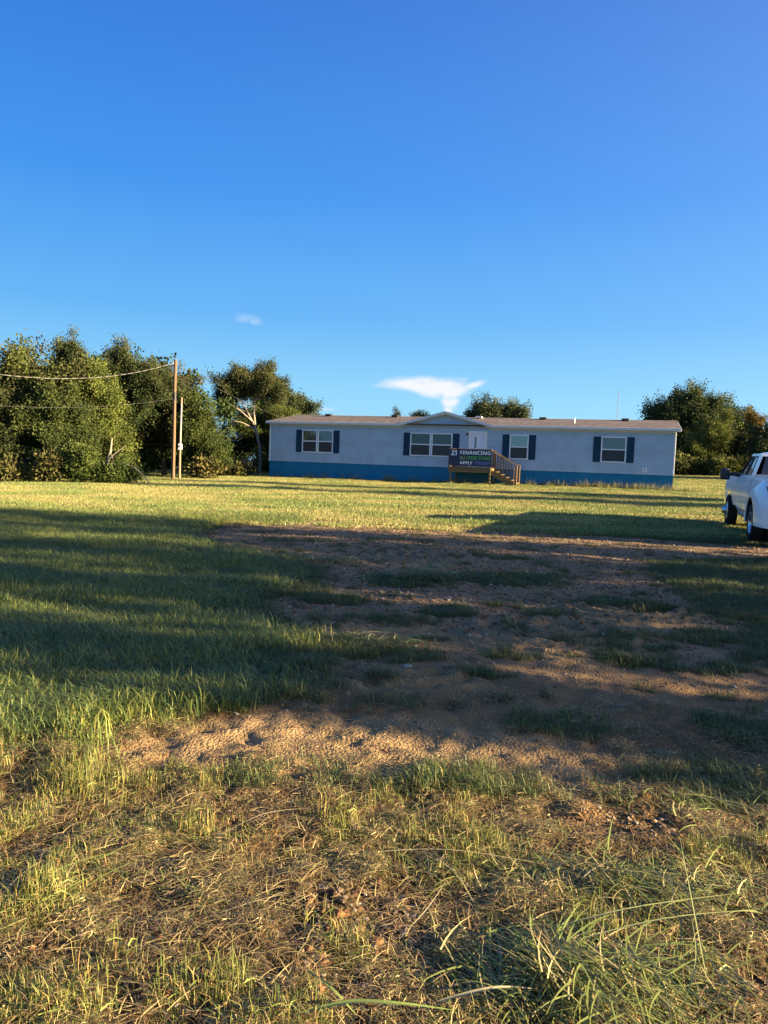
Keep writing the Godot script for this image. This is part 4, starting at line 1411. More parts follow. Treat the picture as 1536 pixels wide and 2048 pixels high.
func make_trees() -> void:
	rng.seed = 77
	leaf_tuft("oak", 16, 0.11, 0.30)
	leaf_tuft("fine", 22, 0.07, 0.26)
	leaf_tuft("cedar", 26, 0.055, 0.24, 1.5)
	leaf_tuft("big", 20, 0.17, 0.5)
	leaf_tuft("weed", 14, 0.10, 0.28, 1.6)
	var dark := Color(0.026, 0.044, 0.016)
	var dark2 := Color(0.05, 0.072, 0.024)
	var olive := Color(0.04, 0.056, 0.017)
	var olive2 := Color(0.085, 0.105, 0.03)
	var gold := Color(0.095, 0.115, 0.024)
	var gold2 := Color(0.13, 0.15, 0.036)
	var rust := Color(0.05, 0.047, 0.024)
	var rust2 := Color(0.08, 0.075, 0.034)
	var wood := "trees of the left wood edge"
	# the wood at the left, from the frame's edge to the pole
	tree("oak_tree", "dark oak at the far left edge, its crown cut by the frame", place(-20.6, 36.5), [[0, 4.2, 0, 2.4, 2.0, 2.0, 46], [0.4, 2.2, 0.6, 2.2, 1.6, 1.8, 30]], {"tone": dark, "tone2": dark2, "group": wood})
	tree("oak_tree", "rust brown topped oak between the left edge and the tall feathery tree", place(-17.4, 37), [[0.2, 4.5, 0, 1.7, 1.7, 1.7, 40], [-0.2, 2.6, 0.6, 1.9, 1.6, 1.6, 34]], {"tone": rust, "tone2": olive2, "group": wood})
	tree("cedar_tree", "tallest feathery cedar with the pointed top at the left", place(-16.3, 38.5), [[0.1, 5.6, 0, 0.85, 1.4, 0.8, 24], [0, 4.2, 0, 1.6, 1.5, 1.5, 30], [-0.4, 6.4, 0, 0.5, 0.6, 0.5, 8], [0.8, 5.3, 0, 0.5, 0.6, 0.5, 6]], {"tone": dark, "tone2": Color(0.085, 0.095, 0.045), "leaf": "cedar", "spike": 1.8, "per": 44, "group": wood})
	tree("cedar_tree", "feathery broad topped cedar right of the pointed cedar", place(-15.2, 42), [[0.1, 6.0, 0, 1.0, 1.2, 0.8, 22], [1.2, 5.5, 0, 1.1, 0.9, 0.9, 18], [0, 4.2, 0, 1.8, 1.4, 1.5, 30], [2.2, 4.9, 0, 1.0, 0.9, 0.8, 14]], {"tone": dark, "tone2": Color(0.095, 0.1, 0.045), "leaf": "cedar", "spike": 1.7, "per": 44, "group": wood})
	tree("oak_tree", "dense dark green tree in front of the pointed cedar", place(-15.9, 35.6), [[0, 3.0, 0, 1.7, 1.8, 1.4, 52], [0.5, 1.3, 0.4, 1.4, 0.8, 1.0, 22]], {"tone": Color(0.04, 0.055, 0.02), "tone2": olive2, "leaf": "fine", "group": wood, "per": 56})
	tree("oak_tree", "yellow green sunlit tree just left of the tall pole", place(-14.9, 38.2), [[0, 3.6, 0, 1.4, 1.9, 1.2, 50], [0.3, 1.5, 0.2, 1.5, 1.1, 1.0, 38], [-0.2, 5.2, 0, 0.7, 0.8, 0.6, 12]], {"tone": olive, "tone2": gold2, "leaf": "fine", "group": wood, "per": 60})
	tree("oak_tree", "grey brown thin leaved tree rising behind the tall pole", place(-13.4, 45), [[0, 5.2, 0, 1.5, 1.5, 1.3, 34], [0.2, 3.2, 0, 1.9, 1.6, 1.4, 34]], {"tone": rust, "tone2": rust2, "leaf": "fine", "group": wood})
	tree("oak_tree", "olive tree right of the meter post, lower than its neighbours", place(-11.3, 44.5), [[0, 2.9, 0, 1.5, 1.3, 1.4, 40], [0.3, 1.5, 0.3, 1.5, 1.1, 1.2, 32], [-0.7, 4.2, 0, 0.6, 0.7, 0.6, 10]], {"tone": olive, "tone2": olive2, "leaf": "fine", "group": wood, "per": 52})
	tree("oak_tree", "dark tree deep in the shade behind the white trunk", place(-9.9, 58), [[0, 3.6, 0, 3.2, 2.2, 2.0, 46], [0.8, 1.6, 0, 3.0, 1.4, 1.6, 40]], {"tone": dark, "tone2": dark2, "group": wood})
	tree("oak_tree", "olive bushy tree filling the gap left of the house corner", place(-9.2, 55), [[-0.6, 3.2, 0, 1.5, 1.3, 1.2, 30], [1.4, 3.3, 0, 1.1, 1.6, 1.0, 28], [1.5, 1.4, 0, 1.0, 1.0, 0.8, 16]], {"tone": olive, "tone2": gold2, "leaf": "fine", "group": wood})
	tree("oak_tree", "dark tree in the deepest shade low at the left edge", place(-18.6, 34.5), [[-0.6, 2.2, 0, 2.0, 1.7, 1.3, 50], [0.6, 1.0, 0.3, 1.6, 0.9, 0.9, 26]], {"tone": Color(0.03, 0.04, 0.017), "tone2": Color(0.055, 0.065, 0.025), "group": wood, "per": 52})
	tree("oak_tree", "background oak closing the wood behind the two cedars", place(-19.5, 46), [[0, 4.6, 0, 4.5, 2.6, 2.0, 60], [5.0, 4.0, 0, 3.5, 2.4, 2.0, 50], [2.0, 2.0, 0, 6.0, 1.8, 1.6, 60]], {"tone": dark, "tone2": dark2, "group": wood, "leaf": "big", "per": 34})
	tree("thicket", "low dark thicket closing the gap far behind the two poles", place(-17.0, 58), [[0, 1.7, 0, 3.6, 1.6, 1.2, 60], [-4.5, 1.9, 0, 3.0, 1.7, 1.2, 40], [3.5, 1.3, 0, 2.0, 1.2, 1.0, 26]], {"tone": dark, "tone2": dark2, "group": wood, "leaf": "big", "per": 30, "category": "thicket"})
	# elm with the bare pale trunk, left of the house
	tree("elm_tree", "leaning elm with a bare pale forked trunk beside the house", place(-8.75, 51), [[-1.75, 5.7, 0, 1.25, 0.9, 1.0, 26], [-1.0, 6.3, 0.2, 0.9, 0.9, 0.9, 20], [0.25, 6.2, 0, 1.15, 1.0, 1.1, 32], [1.0, 5.6, 0, 0.7, 0.7, 0.7, 12], [-2.3, 4.8, -0.3, 0.8, 0.6, 0.7, 10]],
		{"tone": Color(0.042, 0.055, 0.022), "tone2": Color(0.1, 0.1, 0.042), "leaf": "fine", "wood": M.pale_bark, "trunk": 0.115, "per": 50,
		"path": [Vector3(0.1, -0.2, 0), Vector3(0.12, 1.0, 0), Vector3(0.05, 1.9, 0.05), Vector3(-0.28, 3.1, 0.05), Vector3(-0.42, 4.2, 0), Vector3(-0.38, 5.1, 0), Vector3(-0.05, 6.1, 0)],
		"forks": [[Vector3(-0.35, 3.3, 0.05), Vector3(-1.0, 4.5, 0.1), Vector3(-1.5, 5.1, 0.1), Vector3(-1.9, 5.6, 0)], [Vector3(-0.3, 3.05, 0.05), Vector3(-1.1, 3.45, 0.3), Vector3(-1.7, 3.55, 0.4)], [Vector3(-0.4, 3.5, 0.05), Vector3(-1.2, 4.2, 0.4), Vector3(-2.0, 4.7, 0.5)], [Vector3(-0.4, 4.9, 0), Vector3(-0.9, 5.5, 0.1), Vector3(-1.0, 6.1, 0.2)], [Vector3(-0.4, 5.0, 0), Vector3(0.3, 5.4, 0.0), Vector3(0.9, 5.6, 0)]]})
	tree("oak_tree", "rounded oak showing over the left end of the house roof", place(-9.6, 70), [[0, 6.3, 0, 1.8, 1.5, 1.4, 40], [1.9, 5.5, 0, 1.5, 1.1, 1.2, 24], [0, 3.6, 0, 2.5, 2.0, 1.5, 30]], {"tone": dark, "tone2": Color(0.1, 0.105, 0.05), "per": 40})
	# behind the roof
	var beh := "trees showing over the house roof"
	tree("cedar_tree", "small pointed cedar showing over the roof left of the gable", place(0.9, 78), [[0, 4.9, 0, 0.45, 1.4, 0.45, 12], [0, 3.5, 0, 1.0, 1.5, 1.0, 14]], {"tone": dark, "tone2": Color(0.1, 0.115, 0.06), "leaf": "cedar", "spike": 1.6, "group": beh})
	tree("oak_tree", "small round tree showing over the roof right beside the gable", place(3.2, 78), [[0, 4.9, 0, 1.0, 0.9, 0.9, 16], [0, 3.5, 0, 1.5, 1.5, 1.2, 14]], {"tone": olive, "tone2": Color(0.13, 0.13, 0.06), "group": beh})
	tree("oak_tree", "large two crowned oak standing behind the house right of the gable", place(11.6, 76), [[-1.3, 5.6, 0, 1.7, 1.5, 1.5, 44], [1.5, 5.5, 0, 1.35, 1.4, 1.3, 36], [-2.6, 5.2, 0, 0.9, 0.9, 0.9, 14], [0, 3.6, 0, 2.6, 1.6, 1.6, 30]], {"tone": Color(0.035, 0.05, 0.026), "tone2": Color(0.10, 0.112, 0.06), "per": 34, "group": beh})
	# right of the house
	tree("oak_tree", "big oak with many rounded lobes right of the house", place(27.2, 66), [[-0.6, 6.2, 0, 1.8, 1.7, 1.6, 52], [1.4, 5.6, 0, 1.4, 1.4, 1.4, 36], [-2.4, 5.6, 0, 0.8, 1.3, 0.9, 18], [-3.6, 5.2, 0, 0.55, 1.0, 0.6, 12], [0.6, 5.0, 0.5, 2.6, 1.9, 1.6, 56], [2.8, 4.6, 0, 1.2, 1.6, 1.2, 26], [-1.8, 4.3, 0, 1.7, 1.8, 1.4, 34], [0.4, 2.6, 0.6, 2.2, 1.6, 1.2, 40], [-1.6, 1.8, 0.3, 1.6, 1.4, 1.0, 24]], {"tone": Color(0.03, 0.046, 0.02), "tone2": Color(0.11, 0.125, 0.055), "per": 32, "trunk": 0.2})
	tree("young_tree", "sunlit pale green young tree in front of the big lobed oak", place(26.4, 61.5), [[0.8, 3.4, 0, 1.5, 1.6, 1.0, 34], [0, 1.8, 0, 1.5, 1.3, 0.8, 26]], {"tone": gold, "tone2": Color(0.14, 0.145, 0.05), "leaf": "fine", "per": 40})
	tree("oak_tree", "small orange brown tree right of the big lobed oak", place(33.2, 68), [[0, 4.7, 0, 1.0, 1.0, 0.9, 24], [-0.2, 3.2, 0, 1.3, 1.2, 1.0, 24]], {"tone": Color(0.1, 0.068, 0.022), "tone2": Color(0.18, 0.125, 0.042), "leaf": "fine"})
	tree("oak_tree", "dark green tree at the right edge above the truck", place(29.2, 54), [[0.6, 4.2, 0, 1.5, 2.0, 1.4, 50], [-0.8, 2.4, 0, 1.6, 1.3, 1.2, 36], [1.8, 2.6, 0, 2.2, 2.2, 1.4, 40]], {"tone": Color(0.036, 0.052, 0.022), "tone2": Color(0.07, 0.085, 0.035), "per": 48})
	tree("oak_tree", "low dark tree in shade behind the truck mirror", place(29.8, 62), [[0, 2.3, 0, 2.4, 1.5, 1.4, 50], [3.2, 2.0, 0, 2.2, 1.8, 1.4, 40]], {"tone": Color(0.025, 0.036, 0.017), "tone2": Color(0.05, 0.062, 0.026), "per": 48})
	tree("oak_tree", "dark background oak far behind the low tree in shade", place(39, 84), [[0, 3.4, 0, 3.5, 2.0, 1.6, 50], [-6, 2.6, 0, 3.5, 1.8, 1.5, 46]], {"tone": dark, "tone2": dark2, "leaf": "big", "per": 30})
	# trees outside the view at the right: they shade the yard
	var shade := "trees along the right boundary that shade the yard"
	var n := 0
	var says := ["first tree of the right boundary, nearest the camera", "second tree of the right boundary, after the narrow gap", "third tree of the right boundary, broad and tall", "fourth tree of the right boundary", "last tree of the right boundary, before the parked truck", "tall tree far beyond the truck, at the right of the field", "broad tree far beyond the truck, nearer the house end"]
	for s in SHADERS:
		tree("boundary_tree", says[n], place(s[0], s[1]), s[2], {"tone": dark, "tone2": olive2, "leaf": "big", "per": 4, "clump": 0.55, "trunk": 0.2, "group": shade, "scale": 1.05})
		n += 1

var SHADERS := [
	[20.0, -0.35, [[0, 4.8, 0, 1.6, 3.8, 0.28, 90], [0, 7.6, 0, 1.0, 1.2, 0.25, 16]]],
	[20.0, 1.9, [[0, 4.6, 0, 1.8, 3.8, 0.75, 110], [0, 8.2, 0, 1.2, 1.4, 0.6, 26], [0.2, 2.4, 1.4, 1.4, 1.9, 0.45, 50]]],
	[20.5, 4.3, [[0, 4.2, 0, 1.8, 3.4, 1.2, 110], [0, 8.0, 0, 1.4, 1.6, 1.1, 40]]],
	[20.0, 7.1, [[0, 4.6, 0, 1.8, 3.9, 1.2, 120], [0, 8.4, 0, 1.3, 1.3, 1.1, 30]]],
	[20.0, 9.15, [[0, 4.3, 0, 1.6, 3.7, 0.75, 90], [0, 7.8, 0, 1.2, 1.2, 0.6, 20]]],
	[29.0, 23.5, [[0, 4.6, 0, 1.8, 4.0, 1.5, 110], [0, 9.0, 0, 1.4, 2.0, 1.2, 40]]],
	[32.0, 27.0, [[0, 4.6, 0, 2.0, 4.0, 1.3, 110], [0, 9.0, 0, 1.4, 2.0, 1.2, 40]]],
]


func bush(label: String, at: Vector3, w: float, h: float, o: Dictionary) -> void:
	o["category"] = "bush"
	o["trunk"] = 0.03
	tree("bush", label, at, [[0, h * 0.5, 0, w, h * 0.5, w * 0.7, o.get("clumps", 12)]], o)


func make_bushes() -> void:
	var fresh := {"tone": Color(0.045, 0.07, 0.018), "tone2": Color(0.115, 0.135, 0.034), "leaf": "fine", "clump": 0.35, "per": 34, "group": "bushes at the foot of the left trees"}
	var drab := {"tone": Color(0.05, 0.055, 0.02), "tone2": Color(0.12, 0.11, 0.04), "leaf": "weed", "clump": 0.3, "per": 30, "group": "bushes at the foot of the left trees"}
	bush("olive weedy bush at the far left, before the darkest shade", place(-15.2, 33.2), 0.55, 1.1, drab.duplicate())
	bush("bright green leafy bush in front of the small forked trunk", place(-13.6, 33.6), 0.75, 1.5, fresh.merged({"clumps": 22}))
	bush("low green bush right of the bright leafy one", place(-12.4, 34.0), 0.8, 0.9, fresh.merged({"clumps": 18, "tone2": Color(0.11, 0.13, 0.035)}, true))
	bush("lowest drab bush at the left frame edge", place(-16.9, 33.0), 0.7, 0.5, drab.duplicate())
	bush("dry yellow weeds at the foot of the two poles", place(-10.4, 42.5), 0.8, 0.75, drab.merged({"tone2": Color(0.15, 0.125, 0.045)}, true))
	bush("tawny weed patch between the poles and the elm", place(-10.0, 47.0), 1.3, 0.65, drab.merged({"clumps": 20}))
	bush("tawny weed patch at the foot of the elm", place(-8.3, 53.5), 1.5, 0.7, drab.merged({"clumps": 20}))
	# fence row of brush beyond the field at the right
	var row := "bushes along the far field edge"
	var i := 0
	var says := ["dark brush at the house corner, far field edge", "olive brush beside the dark brush, far field edge", "dim brush under the young tree, far field edge", "green brush left of the truck mirror", "bright brush on the bank above the truck mirror", "dim brush behind the truck hood"]
	for b in [[21.6, 60.5, 1.3, 1.5], [24.0, 60.5, 1.4, 1.3], [26.6, 60.0, 1.4, 1.2], [28.6, 60.0, 1.3, 1.2], [30.5, 64.0, 1.6, 1.6], [32.4, 60.0, 1.8, 1.5]]:
		bush(says[i], place(b[0], b[1]), b[2], b[3], {"tone": Color(0.045, 0.058, 0.022), "tone2": Color(0.13, 0.13, 0.045) if i != 0 else Color(0.08, 0.09, 0.035), "leaf": "weed", "clump": 0.4, "per": 34, "clumps": 26, "group": row})
		i += 1
	# small dead fork of a trunk standing in the left trees
	var t := thing("dead_trunk", "pale dead forked trunk leaning at the foot of the left trees", "dead trunk", place(-12.9, 33.9))
	var mb := MB.new()
	mb.tube([Vector3(0, -0.1, 0), Vector3(0.12, 0.8, 0), Vector3(0.32, 1.5, 0.05), Vector3(0.36, 2.1, 0)], [0.1, 0.085, 0.06, 0.03], 8)
	obj("stem", mb, M.pale_bark, t)
	for k in [[Vector3(0.2, 1.1, 0), Vector3(0.55, 1.4, 0.1), Vector3(1.0, 1.75, 0.1)], [Vector3(0.3, 1.45, 0), Vector3(0.45, 1.2, 0.15), Vector3(0.55, 0.9, 0.2)]]:
		mb = MB.new()
		mb.tube(k, [0.04, 0.03, 0.015], 6)
		obj("branch", mb, M.pale_bark, t)
	mb = MB.new()
	mb.tube([Vector3(0, 1.0, 0), Vector3(0.7, 0.75, 0.1), Vector3(1.3, 0.25, 0.2), Vector3(1.5, 0.0, 0.2)], [0.035, 0.04, 0.03, 0.02], 6)
	tag(obj("fallen_branch", mb, M.pale_bark), "bare pale branch arching down right of the dead trunk", "branch").position = place(-12.1, 33.8)


# ---------------------------------------------------------------- grass
var blades := {}

func blade(mb: MB, root: Vector3, ang: float, h: float, w: float, lean: float, col: Color) -> void:
	var dir := Vector3(cos(ang), 0, sin(ang))
	var sa := ang + PI / 2 + rng.randf_range(-0.7, 0.7)
	var side := Vector3(cos(sa), 0, sin(sa)) * w * 0.5
	var p1 := root + Vector3.UP * h * 0.5 + dir * lean * h * 0.22
	var p2 := root + Vector3.UP * h * (0.92 - lean * 0.25) + dir * lean * h * 0.8
	mb.quad(root - side, root + side, p1 + side * 0.85, p1 - side * 0.85, col)
	mb.tri(p1 - side * 0.85, p1 + side * 0.85, p2, col)


func straw(mb: MB, p: Vector3, ang: float, l: float, w: float, pitch: float, col: Color, bend := 0.3) -> void:
	var side := Vector3(-sin(ang), rng.randf_range(-0.5, 0.5), cos(ang)).normalized() * w * 0.5
	var p0 := p
	var n := 4 if l > 0.05 else 2
	for i in n:
		var f := (i + 1.0) / n
		var a2 := ang + bend * f
		var up := lerpf(pitch, -absf(pitch) * 0.5 - 0.05, f)
		var p1 := p0 + Vector3(cos(a2) * cos(up), sin(up), sin(a2) * cos(up)) * l / n
		var w0 := 1.0 - 0.75 * pow(float(i) / n, 2.0)
		var w1 := 1.0 - 0.75 * f * f
		mb.quad(p0 - side * w0, p0 + side * w0, p1 + side * w1, p1 - side * w1, col)
		p0 = p1


func pick(list: Array) -> Color:
	var c: Color = list[rng.randi() % list.size()]
	var k := rng.randf_range(0.75, 1.25)
	return Color(c.r * k * rng.randf_range(0.92, 1.08), c.g * k, c.b * k)


func grass_mesh(called: String, count: int, spread: float, h0: float, h1: float, w: float, lean: float, cols: Array, lying := 0) -> void:
	var mb := MB.new()
	for i in count:
		var a := rng.randf() * TAU
		var r := spread * sqrt(rng.randf())
		blade(mb, Vector3(cos(a) * r, -0.01, sin(a) * r), rng.randf() * TAU, rng.randf_range(h0, h1), w * rng.randf_range(0.7, 1.3), lean * rng.randf_range(0.3, 1.6), pick(cols))
	for i in lying:
		var a := rng.randf() * TAU
		var r := spread * sqrt(rng.randf())
		straw(mb, Vector3(cos(a) * r, rng.randf_range(0.004, 0.02), sin(a) * r), rng.randf() * TAU, rng.randf_range(h0, h1) * 1.3, w, rng.randf_range(-0.1, 0.35), pick(cols), rng.randf_range(-0.5, 0.5))
	blades[called] = mb.mesh()


func put(list: Array, tint: PackedColorArray, x: float, d: float, s: float, sy: float, k: Color, lift := 0.0) -> void:
	var b := Basis(Vector3.UP, rng.randf() * TAU).scaled(Vector3(s, s * sy, s))
	list.append(Transform3D(b, Vector3(x, gy(x, d) + lift, -d)))
	tint.append(k)


func lush(x: float, d: float) -> float:       # tall green growth at the left and, thinner, at the right
	var w := n_mid.get_noise_2d(x * 2.0, d * 2.0) * 0.5
	var v := sm(0.1, 0.9, along(DIRT_LEFT, d) - x + w) * sm(3.5, 4.6, d + w) * sm(19.5, 16.5, d + w)
	return v


func make_grass() -> void:
	rng.seed = 5
	var green := [Color(0.075, 0.125, 0.04), Color(0.10, 0.15, 0.042), Color(0.14, 0.175, 0.05), Color(0.068, 0.11, 0.042)]
	var lime := [Color(0.19, 0.215, 0.06), Color(0.14, 0.17, 0.045), Color(0.26, 0.24, 0.085), Color(0.12, 0.15, 0.04)]
	var hay := [Color(0.40, 0.325, 0.14), Color(0.29, 0.235, 0.095), Color(0.46, 0.39, 0.19), Color(0.20, 0.14, 0.062), Color(0.25, 0.22, 0.085)]
	var dead := [Color(0.25, 0.175, 0.085), Color(0.17, 0.11, 0.055), Color(0.32, 0.235, 0.12), Color(0.13, 0.085, 0.045)]
	grass_mesh("field", 30, 0.2, 0.03, 0.10, 0.008, 0.9, lime + lime + lime + hay + hay)
	grass_mesh("lush", 28, 0.11, 0.05, 0.17, 0.0048, 1.0, green + green + green + lime)
	grass_mesh("short_green", 26, 0.065, 0.015, 0.06, 0.0025, 0.9, green + green + lime + lime + hay, 6)
	grass_mesh("short_dry", 26, 0.055, 0.008, 0.032, 0.0022, 1.3, hay + dead + dead + lime, 22)
	grass_mesh("brown", 22, 0.06, 0.008, 0.034, 0.0023, 1.3, dead + dead + dead + green + hay, 18)
	grass_mesh("litter", 0, 0.09, 0.02, 0.07, 0.0021, 0, hay + dead + dead, 16)
	grass_mesh("cut", 0, 0.11, 0.06, 0.22, 0.0062, 0, green + lime + lime + lime + hay, 13)
	grass_mesh("weed_stem", 7, 0.12, 0.3, 0.7, 0.01, 0.5, hay + lime)

	# mown field, beyond the bare earth
	var w: Array = []
	var c := PackedColorArray()
	for i in 105000:
		var d := 16.5 + 47.0 * pow(rng.randf(), 1.35)
		var x := rng.randf_range(-1, 1) * (d * 0.56 + 3.0)
		var hp := (Basis(Vector3.UP, -YAW) * (Vector3(x, 0, -d) - HOUSE))
		if hp.x > -0.1 and hp.x < LONG + 0.1 and hp.z < 0.02 and hp.z > -WIDE:
			continue
		if rng.randf() < dirt(x, d) * 0.93:
			continue
		var m := n_big.get_noise_2d(x * 1.5, d * 3.0)
		var k := Color(1.45, 1.42, 1.5).lerp(Color(0.85, 1.08, 0.95), sm(-0.2, 0.28, m + 0.3 * n_mid.get_noise_2d(x * 1.6, d * 3.0))) * rng.randf_range(0.8, 1.2)
		put(w, c, x, d, rng.randf_range(0.75, 1.4), rng.randf_range(0.7, 1.3) * (1.0 + 0.6 * sm(0.1, 0.5, m)), k)
	tag(swarm("field_grass", blades.field, M.grass, w, c), "yellow green mown grass of the sunlit field before the house", "grass", "", "stuff")

	# lush growth left (and thinner at the right)
	w = []
	c = PackedColorArray()
	for i in 42000:
		var d := 3.5 + 16.0 * rng.randf()
		var x := rng.randf_range(-0.58 * d - 1.5, 0.4)
		if rng.randf() > lush(x, d):
			continue
		var m := n_mid.get_noise_2d(x * 1.4, d * 2.2)
		put(w, c, x, d, rng.randf_range(0.7, 1.25), rng.randf_range(0.65, 1.2) * (1.0 + 0.5 * m), Color(1, 1, 1).lerp(Color(1.3, 1.2, 1.0), sm(0.05, 0.4, m)) * rng.randf_range(0.8, 1.2))
	tag(swarm("tall_grass", blades.lush, M.grass, w, c), "tall green grass growing left of the bare earth", "grass", "", "stuff")

	# clumps on and beside the bare earth
	w = []
	c = PackedColorArray()
	for i in 60000:
		var d := 3.4 + 14.0 * pow(rng.randf(), 1.2)
		var x := rng.randf_range(-0.2 * d, 0.6 * d + 0.6)
		var g := 1.0 - dirt(x, d)
		if rng.randf() > g * g * 0.8 * sm(-0.9, 0.0, x - along(DIRT_LEFT, d)):
			continue
		put(w, c, x, d, rng.randf_range(0.35, 0.8), rng.randf_range(0.6, 1.3), Color(0.75, 0.78, 0.8).lerp(Color(1.3, 0.85, 0.8), 0.5 if rng.randf() < 0.3 else 0.0) * rng.randf_range(0.6, 1.1))
	tag(swarm("clump_grass", blades.lush, M.grass, w, c), "low dark green grass clumps dotted over the bare earth", "grass", "", "stuff")

	# foreground: green tufts where it is damp, dry tufts elsewhere, litter everywhere
	var wg: Array = []
	var cg := PackedColorArray()
	var wd: Array = []
	var cd := PackedColorArray()
	var wb: Array = []
	var cb := PackedColorArray()
	for i in 46000:
		var d := 1.3 + 3.6 * pow(rng.randf(), 0.85)
		var x := rng.randf_range(-1, 1) * (d * 0.56 + 0.5)
		var bare := dirt(x, d)
		var gn := n_mid.get_noise_2d(x * 9.0 + 5.0, d * 9.0) + 0.6 * n_big.get_noise_2d(x * 9.0, d * 9.0 + 30)
		for e in GREENS:
			var q: float = pow((x - e[0]) / e[2], 2) + pow((d - e[1]) / e[3], 2)
			gn += e[4] * sm(1.6, 0.3, q)
		var pebbly := 0.0
		for e in PEBBLY:
			pebbly = maxf(pebbly, sm(1.5, 0.4, pow((x - e[0]) / e[2], 2) + pow((d - e[1]) / e[3], 2) + gn * 0.4))
		var thin := sm(0.28, -0.1, n_fine.get_noise_2d(x * 5.0 + 60, d * 5.0) + 0.4 * n_mid.get_noise_2d(x * 5.0, d * 5.0 + 9))
		if rng.randf() < thin * 0.88:
			continue
		var tuft := n_grit.get_noise_2d(x * 13.0 + 7.0, d * 13.0) + 0.4 * n_grit.get_noise_2d(x * 9.0 + 31.0, d * 9.0)
		if rng.randf() > sm(-0.3, 0.22, tuft) + 0.12:
			continue
		var tall := 0.55 + 1.5 * sm(-0.05, 0.5, tuft)
		if rng.randf() < pebbly * 0.88 or rng.randf() < bare * (0.88 - 0.25 * sm(0.6, 1.6, x)):
			continue
		var r := rng.randf() + bare * 0.6
		if rng.randf() < 0.8 and bare < 0.5 and gn + rng.randfn() * 0.12 > 0.3:
			put(wg, cg, x, d, rng.randf_range(0.7, 1.3), rng.randf_range(0.7, 1.3) * tall * (1.0 + 0.7 * sm(0.3, 0.9, gn)), Color(1.15, 1.03, 0.95) * rng.randf_range(0.75, 1.25))
		elif r < 0.62:
			put(wd, cd, x, d, rng.randf_range(0.6, 1.15), rng.randf_range(0.6, 1.2) * tall, Color(1, 1, 1) * rng.randf_range(0.75, 1.2))
		else:
			put(wb, cb, x, d, rng.randf_range(0.6, 1.1), rng.randf_range(0.6, 1.2) * tall, Color(1, 1, 1) * rng.randf_range(0.75, 1.2))
	tag(swarm("turf", blades.short_green, M.grass, wg, cg), "short green tufts in the sunlit foreground", "grass", "", "stuff")
	tag(swarm("dry_grass", blades.short_dry, M.grass, wd, cd), "short straw coloured dry grass over the foreground", "dry grass", "", "stuff")
	tag(swarm("withered_grass", blades.brown, M.grass, wb, cb), "withered brown grass between the foreground tufts", "dry grass", "", "stuff")
	w = []
	c = PackedColorArray()
	for i in 6500:
		var d := 1.3 + 12.0 * pow(rng.randf(), 1.7)
		var x := rng.randf_range(-1, 1) * (d * 0.56 + 0.5)
		if rng.randf() < 0.85 * sm(3.8, 5.5, d) + 0.85 * dirt(x, d) + lush(x, d) * 0.6:
			continue
		put(w, c, x, d, rng.randf_range(0.7, 1.5), 1.0, Color(1, 1, 1) * rng.randf_range(0.7, 1.2), 0.004)
	tag(swarm("straw_litter", blades.litter, M.grass, w, c), "thin scattered straw lying over the soil", "straw", "", "stuff")

	# heaps of cut grass: [x, d, half width, half depth, height, count]
	var heaps := [[0.62, 2.12, 0.36, 0.2, 0.08, 170, "green heap of cut grass at the bottom right"], [1.12, 2.62, 0.4, 0.14, 0.05, 70, "flat swath of cut grass right of the heap"], [0.55, 2.75, 0.5, 0.08, 0.025, 40, "thin line of cut stems above the heap"], [-0.15, 6.15, 0.75, 0.25, 0.04, 80, "cut grass strewn at the edge of the tall grass"], [0.5, 9.75, 0.65, 0.35, 0.2, 130, "mound of cut grass standing on the bare earth"], [1.55, 3.45, 0.35, 0.2, 0.03, 30, "small heap of cut grass near the right edge"], [-0.95, 2.55, 0.5, 0.3, 0.01, 14, "sparse cut stems at the left foreground"], [-1.2, 11.2, 1.2, 0.5, 0.05, 90, "matted cut grass beside the bare earth, far left"]]
	for h in heaps:
		w = []
		c = PackedColorArray()
		for i in int(h[5]):
			var u := rng.randfn() * 0.5
			var v := rng.randfn() * 0.5
			var x: float = h[0] + u * h[2]
			var d: float = h[1] + v * h[3]
			var b := Basis(Vector3.UP, rng.randfn() * 0.5 + (0.2 if rng.randf() < 0.5 else 3.3)).scaled(Vector3.ONE * rng.randf_range(0.5, 0.9) * (1.0 if h[1] < 5 else 1.3))
			b = b * Basis(Vector3.RIGHT, rng.randfn() * 0.12) * Basis(Vector3.FORWARD, rng.randfn() * 0.12)
			w.append(Transform3D(b, Vector3(x, gy(x, d) + 0.006 + h[4] * rng.randf() * exp(-(u * u + v * v) * 1.6), -d)))
			c.append(Color(1, 1, 1) * rng.randf_range(0.75, 1.25))
		tag(swarm("cut_grass", blades.cut, M.grass, w, c), h[6], "cut grass", "", "stuff")

	# weeds along the skirting
	w = []
	c = PackedColorArray()
	for i in 1800:
		var s := rng.randf_range(-0.5, LONG + 1.6)
		var z := absf(rng.randfn()) * 0.3 + 0.1
		if n_big.get_noise_2d(s * 7.0, 3.0) + (0.35 if s > 15.6 else -0.05) < rng.randf_range(-0.2, 0.5):
			continue
		var p := house_point(s, 0, z)
		put(w, c, p.x, -p.z, rng.randf_range(0.5, 1.0), rng.randf_range(0.4, 1.3), Color(1, 1, 1) * rng.randf_range(0.7, 1.2))
	tag(swarm("skirting_weeds", blades.weed_stem, M.grass, w, c), "tall dry weeds growing along the blue skirting", "weeds", "", "stuff")
	long_stems()

